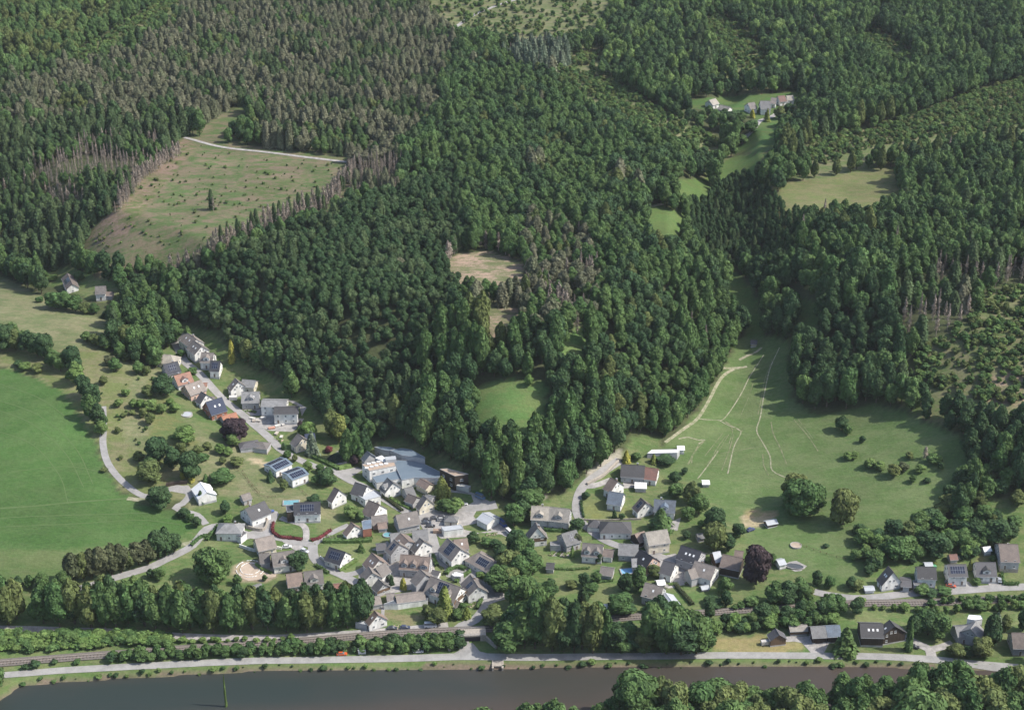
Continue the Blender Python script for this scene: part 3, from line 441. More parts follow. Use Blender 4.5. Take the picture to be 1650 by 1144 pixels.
def chimney_mesh():
    m = MB(); m.box(-.36, .36, -.36, .36, -1.2, 1.15, 0); m.box(-.46, .46, -.46, .46, 1.15, 1.27, 1); m.box(-.16, .16, -.16, .16, 1.27, 1.5, 1); return m.mesh('chimney', [M['chim'], M['gutter']])
CHIM = chimney_mesh()
GUT = {}
HOUSES = []   # (x, y, label) for naming plants
def building(c, x1, y1, x2, y2, w_, he, hr, roof, wall, label, feats='', name='house', cat=None):
    """ridge end points as seen in the photograph, span, eaves and ridge height; feats: hip flat chim sky2 pvN pvF dorN porch barn gar nowin"""
    ft = feats.split(); w_ *= .95; he *= .88 if he > 3.6 else .95; hr *= .92; p1 = px(c, x1, y1); p2 = px(c, x2, y2); A_ = Vector(at(*p1, dh=hr)); B_ = Vector(at(*p2, dh=hr))
    mid = (A_ + B_) / 2; d = (B_ - A_).to_2d(); L = d.length; az = math.atan2(d.y, d.x); hip = 'hip' in ft; flat = 'flat' in ft
    z = float(hgt(mid.x, mid.y))
    t = empty(name, (mid.x, mid.y, z), az); tag(t, label, cat or name.replace('_', ' ')); HOUSES.append((mid.x, mid.y, label))
    Lw = L + w_ * .85 if hip else max(L - .7, 3.0); hx, hy = Lw / 2, w_ / 2; slope = (hr - he) / hy
    for i in np.linspace(-hx, hx, max(2, int(Lw / 4) + 1)): 
        q = Matrix.Rotation(az, 2) @ Vector((i, 0)); OCC.append((mid.x + q.x, mid.y + q.y, hy + 1.2))
    mb = MB(); b0 = -3.0; top = hr - .16 if not (hip or flat) else he
    if hip or flat: mb.box(-hx, hx, -hy, hy, b0, he if hip else hr - .02)
    else:
        vs = [(x, y, zz) for x in (-hx, hx) for y, zz in ((-hy, b0), (hy, b0), (hy, he - .02), (0, top), (-hy, he - .02))]
        mb.add(vs, [(0, 4, 3, 2, 1), (5, 6, 7, 8, 9), (0, 1, 6, 5), (1, 2, 7, 6), (4, 0, 5, 9)])
    mb.box(-hx - .05, hx + .05, -hy - .05, hy + .05, b0, .35, 1)
    if 'timberend' in ft: mb.box(-hx - .03, -hx + .0, -hy + .1, hy - .1, he * .55, he, 2); mb.box(hx, hx + .03, -hy + .1, hy - .1, he * .55, he, 2)
    mb.build('wall', [M[wall], M['wgrey'] if wall != 'wgrey' else M['stone'], M['timber']], t)
    ov = .45 if name in ('house', 'farmhouse', 'barn') else .3; th = .2
    R_ = MB()
    if flat:
        R_.box(-hx - .12, hx + .12, -hy - .12, hy + .12, hr, hr + .22); 
        for a_ in ((-hx - .12, hx + .12, -hy - .12, -hy + .1), (-hx - .12, hx + .12, hy - .1, hy + .12), (-hx - .12, -hx + .1, -hy + .1, hy - .1), (hx - .1, hx + .12, -hy + .1, hy - .1)): R_.box(*a_, hr + .22, hr + .4, 1)
        zr = lambda y: hr + .22
    elif hip:
        ex, ey, ez = hx + ov, hy + ov, he - slope * ov * .6; r_ = max(L / 2, .05)
        for dz, fl in ((0, 0), (-th, 1)):
            vs = [(-ex, -ey, ez + dz), (ex, -ey, ez + dz), (ex, ey, ez + dz), (-ex, ey, ez + dz), (-r_, 0, hr + dz), (r_, 0, hr + dz)]
            R_.add(vs, [(0, 1, 5, 4), (1, 2, 5), (2, 3, 4, 5), (3, 0, 4)] if not fl else [(3, 2, 1, 0)], 0)
        R_.add([(x, y, ez + dz) for dz in (-th, 0) for x, y in ((-ex, -ey), (ex, -ey), (ex, ey), (-ex, ey))], [(0, 1, 5, 4), (1, 2, 6, 5), (2, 3, 7, 6), (3, 0, 4, 7)], 1)
        R_.cyl((-r_, 0, hr + .02), (r_, 0, hr + .02), .13, .13, 6, 0)
    else:
        ex = hx + .4
        for s_ in (-1, 1):
            ye, ze = s_ * (hy + ov), he - slope * ov
            vs = [(x, y, zz) for x in (-ex, ex) for y, zz in ((0, hr), (ye, ze), (ye, ze - th), (0, hr - th))]
            fs = [(0, 4, 5, 1), (1, 5, 6, 2), (2, 6, 7, 3), (0, 1, 2, 3), (7, 6, 5, 4)]
            R_.add(vs, fs if s_ > 0 else [f[::-1] for f in fs], 0)
            R_.cyl((-ex, ye + s_ * .07, ze - .1), (ex, ye + s_ * .07, ze - .1), .08, .08, 6, 1)
        R_.cyl((-ex, 0, hr), (ex, 0, hr), .14, .14, 6, 0)
    rf = R_.build('roof', [M[roof], M['gutter']], t)
    pitch = math.atan(slope) if not flat else 0
    nrm = Matrix.Rotation(az, 2) @ Vector((0, 1)); s = 1 if nrm.y < 0 else -1        # slope that looks down to the river
    if abs(nrm.y) < .35: s = 1 if nrm.x < 0 else -1
    if 'back' in ft: s = -s
    def onroof(x, y, sd, dz=0.0): return (x, y, hr - slope * abs(y) + dz) if not flat else (x, y, hr + .22 + dz)
    for f in ft:
        if f == 'chim': obj('chimney', CHIM, rf, (hx * random.choice((-.4, -.2, .25, .4)), -s * hy * .18, hr - slope * hy * .18))
        if f.startswith('sky'):
            n = int(f[3:])
            for i in range(n): obj('skylight', SKY, rf, onroof(-hx * .5 + hx * (i + .5) / n * 1.2, s * hy * .5, s, .02), (-s * pitch, 0, 0))
        if f.startswith('pv'):
            fr = int(f[2:]) / 10; n_c = max(2, int(Lw * fr / 1.05)); n_r = max(2, int((hy / math.cos(pitch)) * .8 / 1.7)); pb = MB()
            for side in ((s,) if 'both' not in ft else (-1, 1)):
                Mx = Matrix.Translation(onroof(0, side * hy * .5, side, .05)) @ Matrix.Rotation(-side * pitch, 4, 'X')
                pb.box(-n_c * .525, n_c * .525, -n_r * .86, n_r * .86, 0, .06, 1, Mx)
                for i in range(n_c):
                    for j in range(n_r): pb.box(-n_c * .525 + i * 1.05 + .06, -n_c * .525 + i * 1.05 + .99, -n_r * .86 + j * 1.72 + .06, -n_r * .86 + j * 1.72 + 1.66, .055, .08, 0, Mx)
            pb.build('solar_panel', [M['pv'], M['pvl']], rf)
        if f.startswith('dor'):
            n = int(f[3:]); wd = 2.6 if n > 1 else 3.4
            for i in range(n):
                x = 0 if n == 1 else -hx * .5 + hx * i / (n - 1)
                y0 = s * hy * .88; z0 = hr - slope * hy * .88; zt = z0 + 1.5; zr_ = min(zt + .95, hr - .25); yb_ = lambda zz: s * (hr - zz) / slope
                db = MB(); vs = [(x + a_, y_, z_) for a_ in (-wd / 2, wd / 2) for y_, z_ in ((y0, z0 - .2), (y0, zt), (yb_(zt) * .9, zt), (y0, z0 - .2))]
                db.box(x - wd / 2, x + wd / 2, min(y0, yb_(zt)), max(y0, yb_(zt)), z0 - .3, zt); db.add([(x - wd / 2, y0, zt), (x + wd / 2, y0, zt), (x, y0, zr_)], [(0, 1, 2) if s < 0 else (2, 1, 0)])
                for sd in (-1, 1):
                    e1 = x + sd * (wd / 2 + .2); vs = [(x, y0 + s * .3, zr_ + .05), (x, yb_(zr_), zr_ + .05), (e1, yb_(zt) * .96, zt - .05), (e1, y0 + s * .3, zt - .05)]
                    db.add(vs + [(a_, b_, c_ - .14) for a_, b_, c_ in vs], [(0, 1, 2, 3), (7, 6, 5, 4), (0, 3, 7, 4), (3, 2, 6, 7)], 1)
                dm = db.build('dormer', [M[wall], M[roof]], t); obj('window', WINB, dm, (x, y0, z0 + .12), (0, 0, 0 if s > 0 else math.pi))
    if 'tvent' in ft:
        for i in range(4):
            for j in (-1, 1): 
                vb = MB(); vb.box(-.9, .9, -.6, .6, 0, .35); vb.build('roof_dome', M['canvas'], rf, (-hx * .7 + i * hx * .46, j * hy * .4, hr + .22))
    # openings
    if 'nowin' not in ft:
        fl = [1.0] if he < 4.3 else ([1.0, 3.75] if he < 7.2 else [1.0, 3.7, 6.4]); bn = name in ('barn', 'shed')
        side = [(1, 0), (-1, 1)]
        nl = max(1, int(Lw / 3.5))
        for sy in (1, -1):
            dslot = random.randrange(nl)
            for k_, zf in enumerate(fl):
                for i in range(nl):
                    x = -hx + Lw * (i + .5) / nl
                    if bn and (i + k_) % 2: continue
                    if k_ == 0 and i == dslot and sy == s:
                        obj('door', BARND if bn else GARD if 'gar' in ft else DOOR, t, (x, sy * hy, 0.05), (0, 0, 0 if sy > 0 else math.pi)); continue
                    if 'gar' in ft and k_ == 0 and sy == s: obj('garage_door', GARD, t, (x, sy * hy, .05), (0, 0, 0 if sy > 0 else math.pi)); continue
                    obj('window', WIN, t, (x, sy * hy, zf), (0, 0, 0 if sy > 0 else math.pi))
        nw = max(1, int(w_ / 4.0))
        for sx in (1, -1):
            for zf in fl:
                for i in range(nw):
                    if bn and i % 2: continue
                    obj('window', WINB if (i + nw) % 3 == 0 else WIN, t, (sx * hx, -hy + w_ * (i + .5) / nw, zf), (0, 0, -sx * math.pi / 2))
            if not (hip or flat) and hr - he > 2.6: 
                for yy in ((-.95, .95) if hr - he > 3.3 else (0,)): obj('window', WIN, t, (sx * hx, yy, he + .45), (0, 0, -sx * math.pi / 2))
    return t
B_ = building
# west lane, north to south
B_('A',298,172,395,238,9,5.5,9,'browngrey','white','brown-grey roofed house highest up the narrow lane, beside the wood edge','sky2 chim')
B_('A',368,248,438,300,9,5.5,9,'browngrey','white','white-gabled house with grey-brown roof, second from the top of the lane','sky2')
B_('A',435,352,540,350,9,4.8,8.3,'browngrey','white','house with light brown cross-gabled roof just above the solar-panelled black roof','dor1 chim')
B_('A',510,418,595,422,8.5,4.6,8.4,'black','white','white house with small black glinting roof near the yellow columnar tree','pv7')
B_('A',125,362,180,372,9,3.8,7,'beige','cream','pale brown hipped bungalow on the lane\'s outer side, topmost there','hip')
B_('A',115,442,240,432,9,4,8,'black','wgrey','long black-roofed house with two glinting solar fields, above the orange roof','pv7 chim')
B_('A',205,532,342,520,9,4.2,8,'orange','white','orange-tiled house in the outer row of the lane','dor1 chim')
B_('A',295,610,435,592,9.5,4.4,8.3,'browngrey','pink','grey-brown roofed house with beige walls between the orange roof and a narrow gable','sky2 chim')
B_('A',430,598,480,606,4,2.6,3.8,'orange','cream','tiny salmon-coloured garage with pale roof at the lane kerb','nowin','garage')
B_('A',432,668,478,706,8,4.2,8,'dark','white','white-gabled house with a dark steep roof just above the navy roof','')
B_('A',495,712,545,722,5,2.8,4.2,'browngrey','wgrey','small grey lean garage attached on the lane side of the dark steep roof','nowin','garage')
B_('A',470,748,608,736,10.5,4.2,9.5,'navy','brick','big navy-roofed house with two white skylights','sky2')
B_('A',600,868,724,856,7,3,5.5,'orange','wgrey','bright orange roofed outbuilding half behind the purple beech','nowin','garage')
B_('A',714,552,744,600,9,5,9.2,'browngrey','white','broad white-gabled house with brown roof, right of the lane bend','sky1')
B_('A',775,573,890,578,7.5,4.4,6.4,'grey','cream','low pale annex house with grey-brown roof behind the broad white gable','')
B_('A',768,678,918,667,10,4.6,8.3,'grey','wgrey','grey house with a blue solar patch and a white dormer, beside the terraced blocks','sky2 dor1')
B_('A',938,752,1148,735,9,6,7.4,'grey','white','upper one of two white terraced blocks with low grey roofs','','terraced_block')
B_('A',1038,812,1240,795,9,6.4,7.8,'dark','white','lower one of two white terraced blocks, dark grey low roof','','terraced_block')
B_('B',512,298,560,340,9,4.6,8.2,'browngrey','cream','cream-gabled house with rounded grey-brown roof beside the blue-grey spruce','')
B_('B',570,306,655,298,7.5,4,7,'navy','wgrey','dark blue roofed wing behind the cream-gabled house','','annex_house')
B_('B',75,375,140,372,7,2.8,4.2,'dark','wgrey','flat carport with dark solar roof, left of the pair below the purple beech','hip nowin','carport')
B_('B',160,368,225,380,7,2.8,4.6,'browngrey','wgrey','low brown hipped garage right of the solar carport','hip nowin','garage')
B_('B',278,570,420,510,9.5,4.2,5.2,'steel','white','upper solar-covered white hall on the slope','pv9 both','solar_hall','hall')
B_('B',420,640,562,590,9.5,4.8,5.8,'steel','white','lower solar-covered white hall on the slope','pv9 both','solar_hall','hall')
# works and its neighbours
def slab(c, P, h, roof, wall, label, name='factory_hall', cat='factory hall', para=True, feats='', base=-3):
    """flat-roofed block: roof corners as seen in the photograph"""
    W = [Vector(at(*px(c, *p), dh=h)) for p in P]; mid = sum(W, Vector()) / len(W); z = float(hgt(mid.x, mid.y)); t = empty(name, (mid.x, mid.y, z)); tag(t, label, cat); HOUSES.append((mid.x, mid.y, label))
    L_ = [(p.x - mid.x, p.y - mid.y) for p in W]; area = sum(L_[i][0] * L_[(i + 1) % len(L_)][1] - L_[(i + 1) % len(L_)][0] * L_[i][1] for i in range(len(L_)))
    if area < 0: L_ = L_[::-1]
    n = len(L_)
    def prism(k_, z0, z1, mi, mb): mb.add([(x * k_, y * k_, zz) for zz in (z0, z1) for x, y in L_], [tuple(range(n))[::-1], tuple(range(n, 2 * n))] + [(i, (i + 1) % n, n + (i + 1) % n, n + i) for i in range(n)], mi)
    mb = MB(); prism(1, base, h - .02, 0, mb); mb.build('wall', [M[wall]], t); mb = MB(); prism(1.012, h, h + .18, 0, mb); 
    if para:
        for i in range(n):
            a_ = Vector((*L_[i], 0)); b_ = Vector((*L_[(i + 1) % n], 0)); mb.cyl(a_ + Vector((0, 0, h + .24)), b_ + Vector((0, 0, h + .24)), .12, .12, 4, 1)
    rf = mb.build('roof', [M[roof], M['gutter']], t)
    for i in range(n):
        a_ = Vector(L_[i]); b_ = Vector(L_[(i + 1) % n]); d = b_ - a_; ang = math.atan2(d.y, d.x); k_ = int(d.length / 4.2)
        if 'nowin' in feats or (math.cos(ang) < -.9 and 'all' not in feats): continue
        for j in range(k_):
            p = a_.lerp(b_, (j + .5) / k_)
            for zz in ([1.6] if h < 6.5 else [1.4, 4.4, 7.0][: int(h / 2.9)]): obj('window', WINB, t, (p.x, p.y, zz), (0, 0, ang + math.pi))
    for p in W: OCC.append((p.x, p.y, 5))
    xs = np.arange(min(p.x for p in W), max(p.x for p in W), 5); 
    for x in xs:
        for y in np.arange(min(p.y for p in W), max(p.y for p in W), 5): OCC.append((x, y, 4.5))
    return t, rf, L_, mid, h
slab('T',[(300,-5),(440,-5),(520,20),(430,75),(330,55),(215,10)],5,'steel','wgrey','rear-left blue-grey hall right under the dark wood edge','factory_hall')
slab('T',[(440,62),(610,-5),(760,10),(960,150),(960,180),(740,160),(620,150)],5.5,'steel','wgrey','long rear hall with curved blue-grey roof, partly in the wood shadow','factory_hall')
slab('T',[(500,190),(790,178),(940,215),(1240,325),(1150,420),(800,465),(620,505),(560,372),(525,300)],4.8,'steel','white','largest blue-grey flat-roofed hall, in the middle of the works')
slab('T',[(180,430),(550,360),(640,475),(245,520)],4.2,'steel','white','lower blue-grey hall in front of the white office block')
t, rf, L_, mid, h = slab('T',[(30,245),(390,195),(490,190),(530,290),(140,345)],6.8,'gravel','white','tall white office block with pale brown gravel roof at the works')
for i in range(5):
    for j in range(2):
        q = (Vector(L_[-1]) if True else 0); mb = MB(); mb.box(-.9, .9, -.6, .6, 0, .5); p = Vector(at(*px('T', 100 + i * 72 + j * 30, 305 - i * 11 - j * 55), dh=h)); mb.build('roof_dome', M['canvas'], rf, (p.x - mid.x, p.y - mid.y, h + .2))
mb = MB(); mb.box(-2.6, 2.6, -1.6, 1.6, 0, 1.8); p = Vector(at(*px('T', 455, 215), dh=h)); mb.build('roof_plant_room', M['pale'], rf, (p.x - mid.x, p.y - mid.y, h + .18), (0, 0, .2))
slab('T',[(220,165),(325,125),(395,180),(300,205)],7,'canvas','wgrey','small white-roofed stair block behind the tall office block','stair_block','outbuilding',feats='nowin')
slab('T',[(1180,365),(1290,330),(1600,365),(1400,450)],7.5,'gravel','darktimber','brown-roofed workshop hall at the right end of the works','workshop_hall','workshop')
B_('T',110,60,150,100,7,6,9,'blue','wgrey','pointed blue-grey roofed tower house left of the tall office block','nowin','silo_house','tower')
B_('C',432,356,482,402,9,4.6,8.8,'grey','white','grey-roofed house with bright white gable in front of the works','dor1')
B_('W',905,55,1020,25,8,4,6.5,'grey','wgrey','grey low-roofed house between the works and the cream gable','')
B_('W',960,125,1080,170,6.5,3,5.4,'brown','wgrey','small brown-roofed garage in front of the grey low-roofed house','gar','garage')
B_('W',1160,140,1210,185,8.5,4.2,9,'browngrey','cream','cream gabled house with steep brown roof at the street bend','')
B_('W',1190,140,1290,160,6,3,4.6,'grey','wgrey','grey shed roof behind the cream gabled house','nowin','annex')
B_('T',890,470,1040,540,6,3.2,5.2,'brown','cream','brown-roofed porch building against the front of the largest hall','nowin','annex')
B_('C',165,390,268,432,8.5,4.4,8.2,'dark','white','dark-roofed house with white gable left of the flat grey-roofed garage','')
slab('C',[(195,505),(320,470),(378,522),(250,548)],4,'pale','white','flat grey-roofed white building between two gabled houses','flat_building','building',feats='')
B_('W',-5,40,45,75,9,4.8,9.5,'brown','white','tall white-gabled house alone at the meadow foot','')
B_('W',440,200,590,275,10.5,4.6,9.3,'brown','white','big brown-roofed house with white gable below the flat grey roof','chim')
B_('W',470,420,680,400,8,2.8,5.2,'browngrey','stone','weathered grey-brown barn roof in front of the big brown-roofed house','nowin','barn')
B_('W',555,510,680,500,5,2.4,4.2,'brown','wgrey','small brown lean shed below the weathered barn','nowin','shed')
B_('W',215,500,255,540,9,4.4,8.4,'brown','white','white gable with brown roof and black left slope, beside the little grey square roof','')
slab('W',[(350,490),(385,475),(475,470),(480,590),(365,605)],5,'blue','brick','small square grey-roofed garage with brick band','garage','garage',feats='nowin')
B_('W',795,405,1080,350,9.5,4.8,9,'browngrey','wgrey','long brown-roofed former barn beside the car park','sky1','barn')
B_('W',1010,610,1215,592,8.5,3.6,6.6,'grey','white','grey-roofed white house at the street corner, left of the garages','chim')
B_('W',720,650,850,635,8,4.4,7.6,'grey','wgrey','grey house with patched green-grey roof next to the small pool','')
B_('W',860,640,965,750,7,6,8,'brown','wgrey','narrow grey house with brown roof edge leaning on the patched grey house','')
B_('W',775,720,850,790,9.5,6,10,'browngrey','wgrey','tall dark grey gabled house with solar strip on its left slope','pv5 chim')
B_('W',535,785,670,775,5.5,2.6,4.2,'dark','wgrey','low dark-roofed shed left of the tall dark grey house','nowin','shed')
B_('W',1120,710,1160,745,9.5,4.4,8.6,'browngrey','white','white gabled house with one skylight right at the street edge','sky1')
B_('V',820,130,1000,285,10,5.6,10,'browngrey','white','large brown house with white gable and dark left slope at the fork of the street','pv5')
B_('V',905,160,1085,135,8.5,5.6,8.6,'brown','white','light brown cross wing of the large brown house','sky1','side_wing','house')
B_('V',1250,335,1430,440,10.5,3.4,6.8,'browngrey','white','brown hipped house with a blue solar pane in its roof','hip pv4')
B_('C',1226,646,1318,697,8.6,4,5.4,'pale','white','pale metal-roofed workshop right of the car park','nowin','workshop_hall','workshop')
B_('C',950,677,985,680,5,2.8,4.3,'grey','cream','tiny kiosk with pyramid roof on the car park','hip','kiosk')
slab('C',[(880,768),(1042,752),(1064,785),(905,806)],3,'pale','white','pale-roofed row of three garages beside the car park','garage_row','garages',feats='nowin')
# upper west part
B_('D',788,152,1012,147,10,5.2,8.6,'black','white','modern white house with black solar roof and a pool behind','pv6')
slab('D',[(725,175),(785,172),(785,235),(735,240)],5,'black','darktimber','black flat-roofed garage on the left of the modern white house','garage','garage',feats='nowin')
B_('D',385,208,548,134,10.5,4.5,8.4,'dark','white','dark-roofed house with walled terrace on the hill yard','chim sky1')
B_('D',350,92,425,68,5,2.8,4.8,'browngrey','wgrey','small grey garden house on the meadow above the dark-roofed house','','garden_house')
B_('D',220,325,300,330,8.6,4.8,7.2,'grey','white','bluish white house with grey hipped roof at the street fork','hip chim')
slab('D',[(290,420),(345,372),(400,410),(350,450)],3,'dark','white','flat dark garage beside the grey hipped roof','garage','garage',feats='nowin')
B_('D',466,456,622,420,9.4,3.6,7.6,'browngrey','cream','grey-brown roofed bungalow behind the pale garden wall','')
B_('D',602,574,795,546,10,4.4,8.4,'browngrey','white','grey-brown roofed house with a rounded dormer beside the round dark tree','dor1')
B_('D',500,578,588,568,8,3.2,6,'browngrey','wgrey','low brown side wing next to the riding ground','nowin','side_wing','house')
B_('D',725,748,862,728,9.5,4.2,7.8,'brown','wgrey','left, browner half of the long roof behind the tree belt','','house')
B_('D',870,726,1030,708,10,4.4,8.2,'browngrey','white','right, lighter half of the long roof behind the tree belt','dor1')
B_('D',1085,518,1222,566,9.4,4,8,'black','white','black solar-roofed house with rounded white gable south of the street','pv7')
B_('D',1075,838,1235,816,6,2.6,4.4,'red','brick','low reddish roof almost hidden behind the tree belt','nowin','shed')
B_('D',445,850,520,822,4.5,2.4,3.8,'grey','white','small light grey shed peeping over the tree belt','nowin','shed')
# village core
B_('E',200,255,266,322,9.6,4.6,8.8,'brown','white','brown house with blue-shaded gable wall, west side of the core','sky2')
B_('E',175,370,208,428,8.5,4.6,8,'browngrey','white','grey-brown hipped half of the angled double house','')
B_('E',232,388,312,338,7.5,4.4,7.4,'browngrey','white','brown right half of the angled double house','')
B_('E',255,475,302,520,7,3.4,6.6,'browngrey','wgrey','small brown-roofed house with half-timbered gable below the double house','timberend')
B_('E',440,272,600,285,10.5,4.8,9,'brown','wgrey','left part of the long brown farmhouse roof, with blue-grey dormer','dor2','farmhouse')
B_('E',602,290,690,298,10.5,4.8,8.8,'brown','wgrey','right part of the long brown farmhouse roof ending at the white mast','dor1','farmhouse')
B_('E',602,392,652,442,10,6.4,10.4,'browngrey','wgrey','blue-grey walled barn with rounded brown roof in the core','nowin','barn')
B_('E',690,450,942,548,11,5.4,10,'browngrey','white','long half-timbered farmhouse with solar glass strip on its roof','pv4 timberend dor2','farmhouse')
B_('E',1020,438,1085,545,9,4.6,8.2,'browngrey','white','white house with solar window in its roof, inside the street curve','pv3 chim')
slab('E',[(865,445),(905,420),(965,440),(940,460),(885,458)],2.4,'canvas','wgrey','white low carport roof inside the hedge ring','carport','carport',feats='nowin')
B_('E',400,615,640,585,7,3,4.8,'browngrey','wgrey','long row of brown-roofed stables with grey roof edge','','stable_row','stables')
slab('E',[(300,690),(420,645),(670,615),(665,655),(420,690)],2.6,'blue','white','long low blue-grey roof in front of the stables','long_shed','shed',feats='nowin')
B_('E',325,602,385,595,6,2.8,4.6,'browngrey','white','small garage with an open dark door beside the stables','gar','garage')
B_('E',170,638,270,618,6.5,2.8,4.8,'browngrey','wgrey','brown shed left of the open garage','nowin','shed')
B_('E',225,740,252,775,8.6,4,7.8,'brown','white','white gabled house with oval skylight near the railway','sky1')
slab('E',[(65,845),(100,825),(180,835),(160,862)],2.6,'pale','wgrey','small grey flat annex left of the house near the railway','annex','annex',feats='nowin')
B_('E',880,645,928,668,4.5,2.6,4.4,'browngrey','wgrey','tiny brown porch house at the foot of the half-timbered farmhouse','nowin','porch')
B_('E',720,405,750,412,3.4,2.2,3.4,'dark','white','tiny dark-roofed hut beside the white mast','nowin','hut')
B_('E',1202,382,1252,398,4,2.2,3.6,'red','darktimber','dark red garden shed at the edge of the tall trees','nowin','shed')
# east part
B_('F',188,592,335,600,10.5,6,10,'beige','wgrey','left half of the long beige double roof with pointed dormers','dor1 chim')
B_('F',338,600,512,618,10.5,6,10,'beige','wgrey','right half of the long beige double roof with pointed dormers','dor1')
B_('F',932,236,1130,264,10,4.2,8,'dark','wgrey','dark-roofed house at the upper end of the east lane','chim')
B_('F',1134,268,1242,286,10,3.8,7.4,'red','white','reddish-brown half of the house at the upper end of the east lane','')
B_('F',842,352,905,392,9.5,4.8,8.8,'brown','white','brown rounded-gable house on the lane just above the blue roof','chim')
B_('F',832,470,955,490,9.4,4,7.8,'blue','white','blue-roofed white house with a lawn before it','')
B_('F',1095,522,1142,568,9,4.2,8.2,'brown','white','small brown gabled house with blue-grey left slope beside the lawn','pv4')
B_('F',1208,536,1388,550,9.6,4.6,8.2,'blue','white','right-hand blue-grey roofed house with dormers','dor1 chim')
B_('F',705,710,735,712,6,2.8,5.2,'dark','white','small dark pyramid-roofed garage at the lane','hip nowin','garage')
B_('F',832,726,940,724,10,3.6,6.8,'dark','white','wide dark hipped bungalow at the lane bend','hip')
B_('F',1045,402,1145,408,5.5,2.6,3.8,'canvas','wgrey','pair-roofed white garage beside the meadow','nowin','garage')
slab('F',[(1150,152),(1188,114),(1420,132),(1398,166)],3,'canvas','wgrey','long white flat-roofed greenhouse at the meadow corner','greenhouse','greenhouse',feats='nowin')
B_('F',1132,812,1315,786,10.5,6.2,9.8,'beige','cream','large pale beige roof with beige render, tallest house of the east part','')
B_('F',1045,830,1125,800,7,3.4,6,'brown','darktimber','dark gabled shed left of the large pale beige roof','nowin','barn')
B_('F',222,722,240,775,9,5,11,'browngrey','white','steep narrow-gabled house with tall chimney below the beige double roof','chim timberend')
B_('F',435,828,560,788,9.4,4.6,8.2,'grey','wgrey','grey house with solar strip and a flat terrace to its left','pv3')
slab('F',[(345,895),(410,890),(430,925),(345,925)],3,'grey','wgrey','flat grey terrace roof between the steep house and the grey house','annex','annex',feats='nowin')
B_('F',612,900,785,912,9.6,4.2,8,'browngrey','white','brown-grey house with white bay and two dormers facing the gardens','dor2')
B_('F',788,950,872,960,6.5,3,5,'brown','white','low brown extension between the dormered house and the flat grey roof','nowin','side_wing','house')
B_('F',912,906,1078,916,9.4,3.6,6.6,'grey','wgrey','low-pitched grey roof above the garden lawn','')
B_('G',985,330,1098,404,9.4,5,9,'black','pink','black-roofed house with salmon gable','sky1')
B_('G',915,412,995,410,6.5,4,6,'grey','wgrey','light grey-roofed wing left of the salmon gable','','side_wing','house')
B_('G',1180,422,1282,456,9,4.6,8.2,'dark','white','dark blue-grey roofed house with bright white gable, right of the salmon gable','')
B_('G',1330,296,1500,356,10.6,5.4,9.2,'black','wgrey','long black-roofed barn-like house with three skylights','sky3')
B_('G',1442,426,1618,482,10,4.8,8.6,'browngrey','white','brown-grey roofed house with stone-white gable, next to the long black roof','sky1 chim')
B_('G',1385,505,1440,488,6.5,5,7.8,'browngrey','wgrey','pointed side wing of the brown-grey house','nowin','side_wing','house')
B_('H',460,360,512,350,7,4,6.8,'pale','timber','small barn with orange-brown timber front and striped pale roof','nowin','barn')
B_('H',538,372,705,408,10,5.2,8.6,'brown','darktimber','big brown barn roof left of the purple beech','nowin','barn')
B_('H',640,340,712,350,8,5,7.8,'brown','darktimber','back wing of the big brown barn, touching the purple beech','nowin','barn')
B_('G',660,476,770,490,7,3,5.2,'browngrey','wgrey','low brown garden building beside the blue tarpaulin','nowin','garden_house')
B_('G',1028,606,1182,648,9.4,5,8.8,'browngrey','wgrey','brown-roofed house above the railway, south end of the east part','sky1')
B_('G',1195,690,1255,775,7.5,4.2,6,'pale','white','pale metal-roofed wing of the house above the railway','nowin','side_wing','house')
B_('G',210,446,275,450,5,2.6,4.2,'dark','wgrey','small dark garden hut at the edge of the gardens','nowin','garden_house')
B_('G',672,795,705,790,3.6,2.2,3.4,'canvas','white','tiny white hut by the railway scrub','nowin','hut')
slab('G',[(448,805),(520,805),(520,840),(448,840)],2.5,'contr','contr','small red shed at the garden edge above the railway','shed','shed',feats='nowin',para=False)
B_('G',1122,595,1190,585,4,1.6,2.8,'canvas','wgrey','little white greenhouse between the white gable and the brown roof','nowin','greenhouse')
B_('G',1495,640,1550,630,3,1.4,2.3,'pale','wgrey','small pale cold-frame on the lawn right of the pointed wing','nowin','greenhouse')
B_('H',1000,425,1040,415,5,2.6,3.8,'pale','white','pale pool hut at the corner of the pool deck','nowin','hut')
B_('H',895,105,985,82,4,2,3,'pale','darktimber','pale field shelter at the meadow corner near the allotments','nowin','shelter')
B_('H',335,205,375,200,4,2.2,3.6,'grey','stone','round-roofed stone hut among the garden trees','nowin','hut')
# east edge and riverside
B_('I',522,362,566,424,9.5,4,10.2,'brown','white','white house with very steep brown roof and wooden dormer','sky2')
B_('I',622,480,715,490,7.5,2.8,4,'dark','darktimber','dark low-roofed garage right of the steep brown roof','gar','garage')
B_('I',758,372,920,382,9.4,5.4,8.4,'dark','white','pale house with dark brown hip-like roof, second in the eastern row','')
B_('I',1012,356,1170,356,9.4,5.6,8.6,'dark','white','pale two-storey house with ribbed grey roof and a balcony','pv9')
B_('I',1245,336,1415,340,10,3.8,7.8,'dark','white','dark grey roofed bungalow with white skylight, last of the eastern row','sky1 dor1')
B_('I',1438,185,1600,190,15,5,9.5,'brown','wgrey','large house in deep tree shade at the right picture edge','','house')
B_('I',1035,275,1085,270,4,2.2,3.8,'red','wgrey','little brown garden hut above the ribbed grey roof','nowin','hut')
B_('I',1310,215,1370,205,3.5,2.2,3.4,'canvas','white','white tent roof in front of the shaded house','nowin','tent')
B_('I',838,342,872,340,3,1.8,2.6,'pale','wgrey','small rounded grey shed behind the dark brown hip-like roof','nowin','shed')
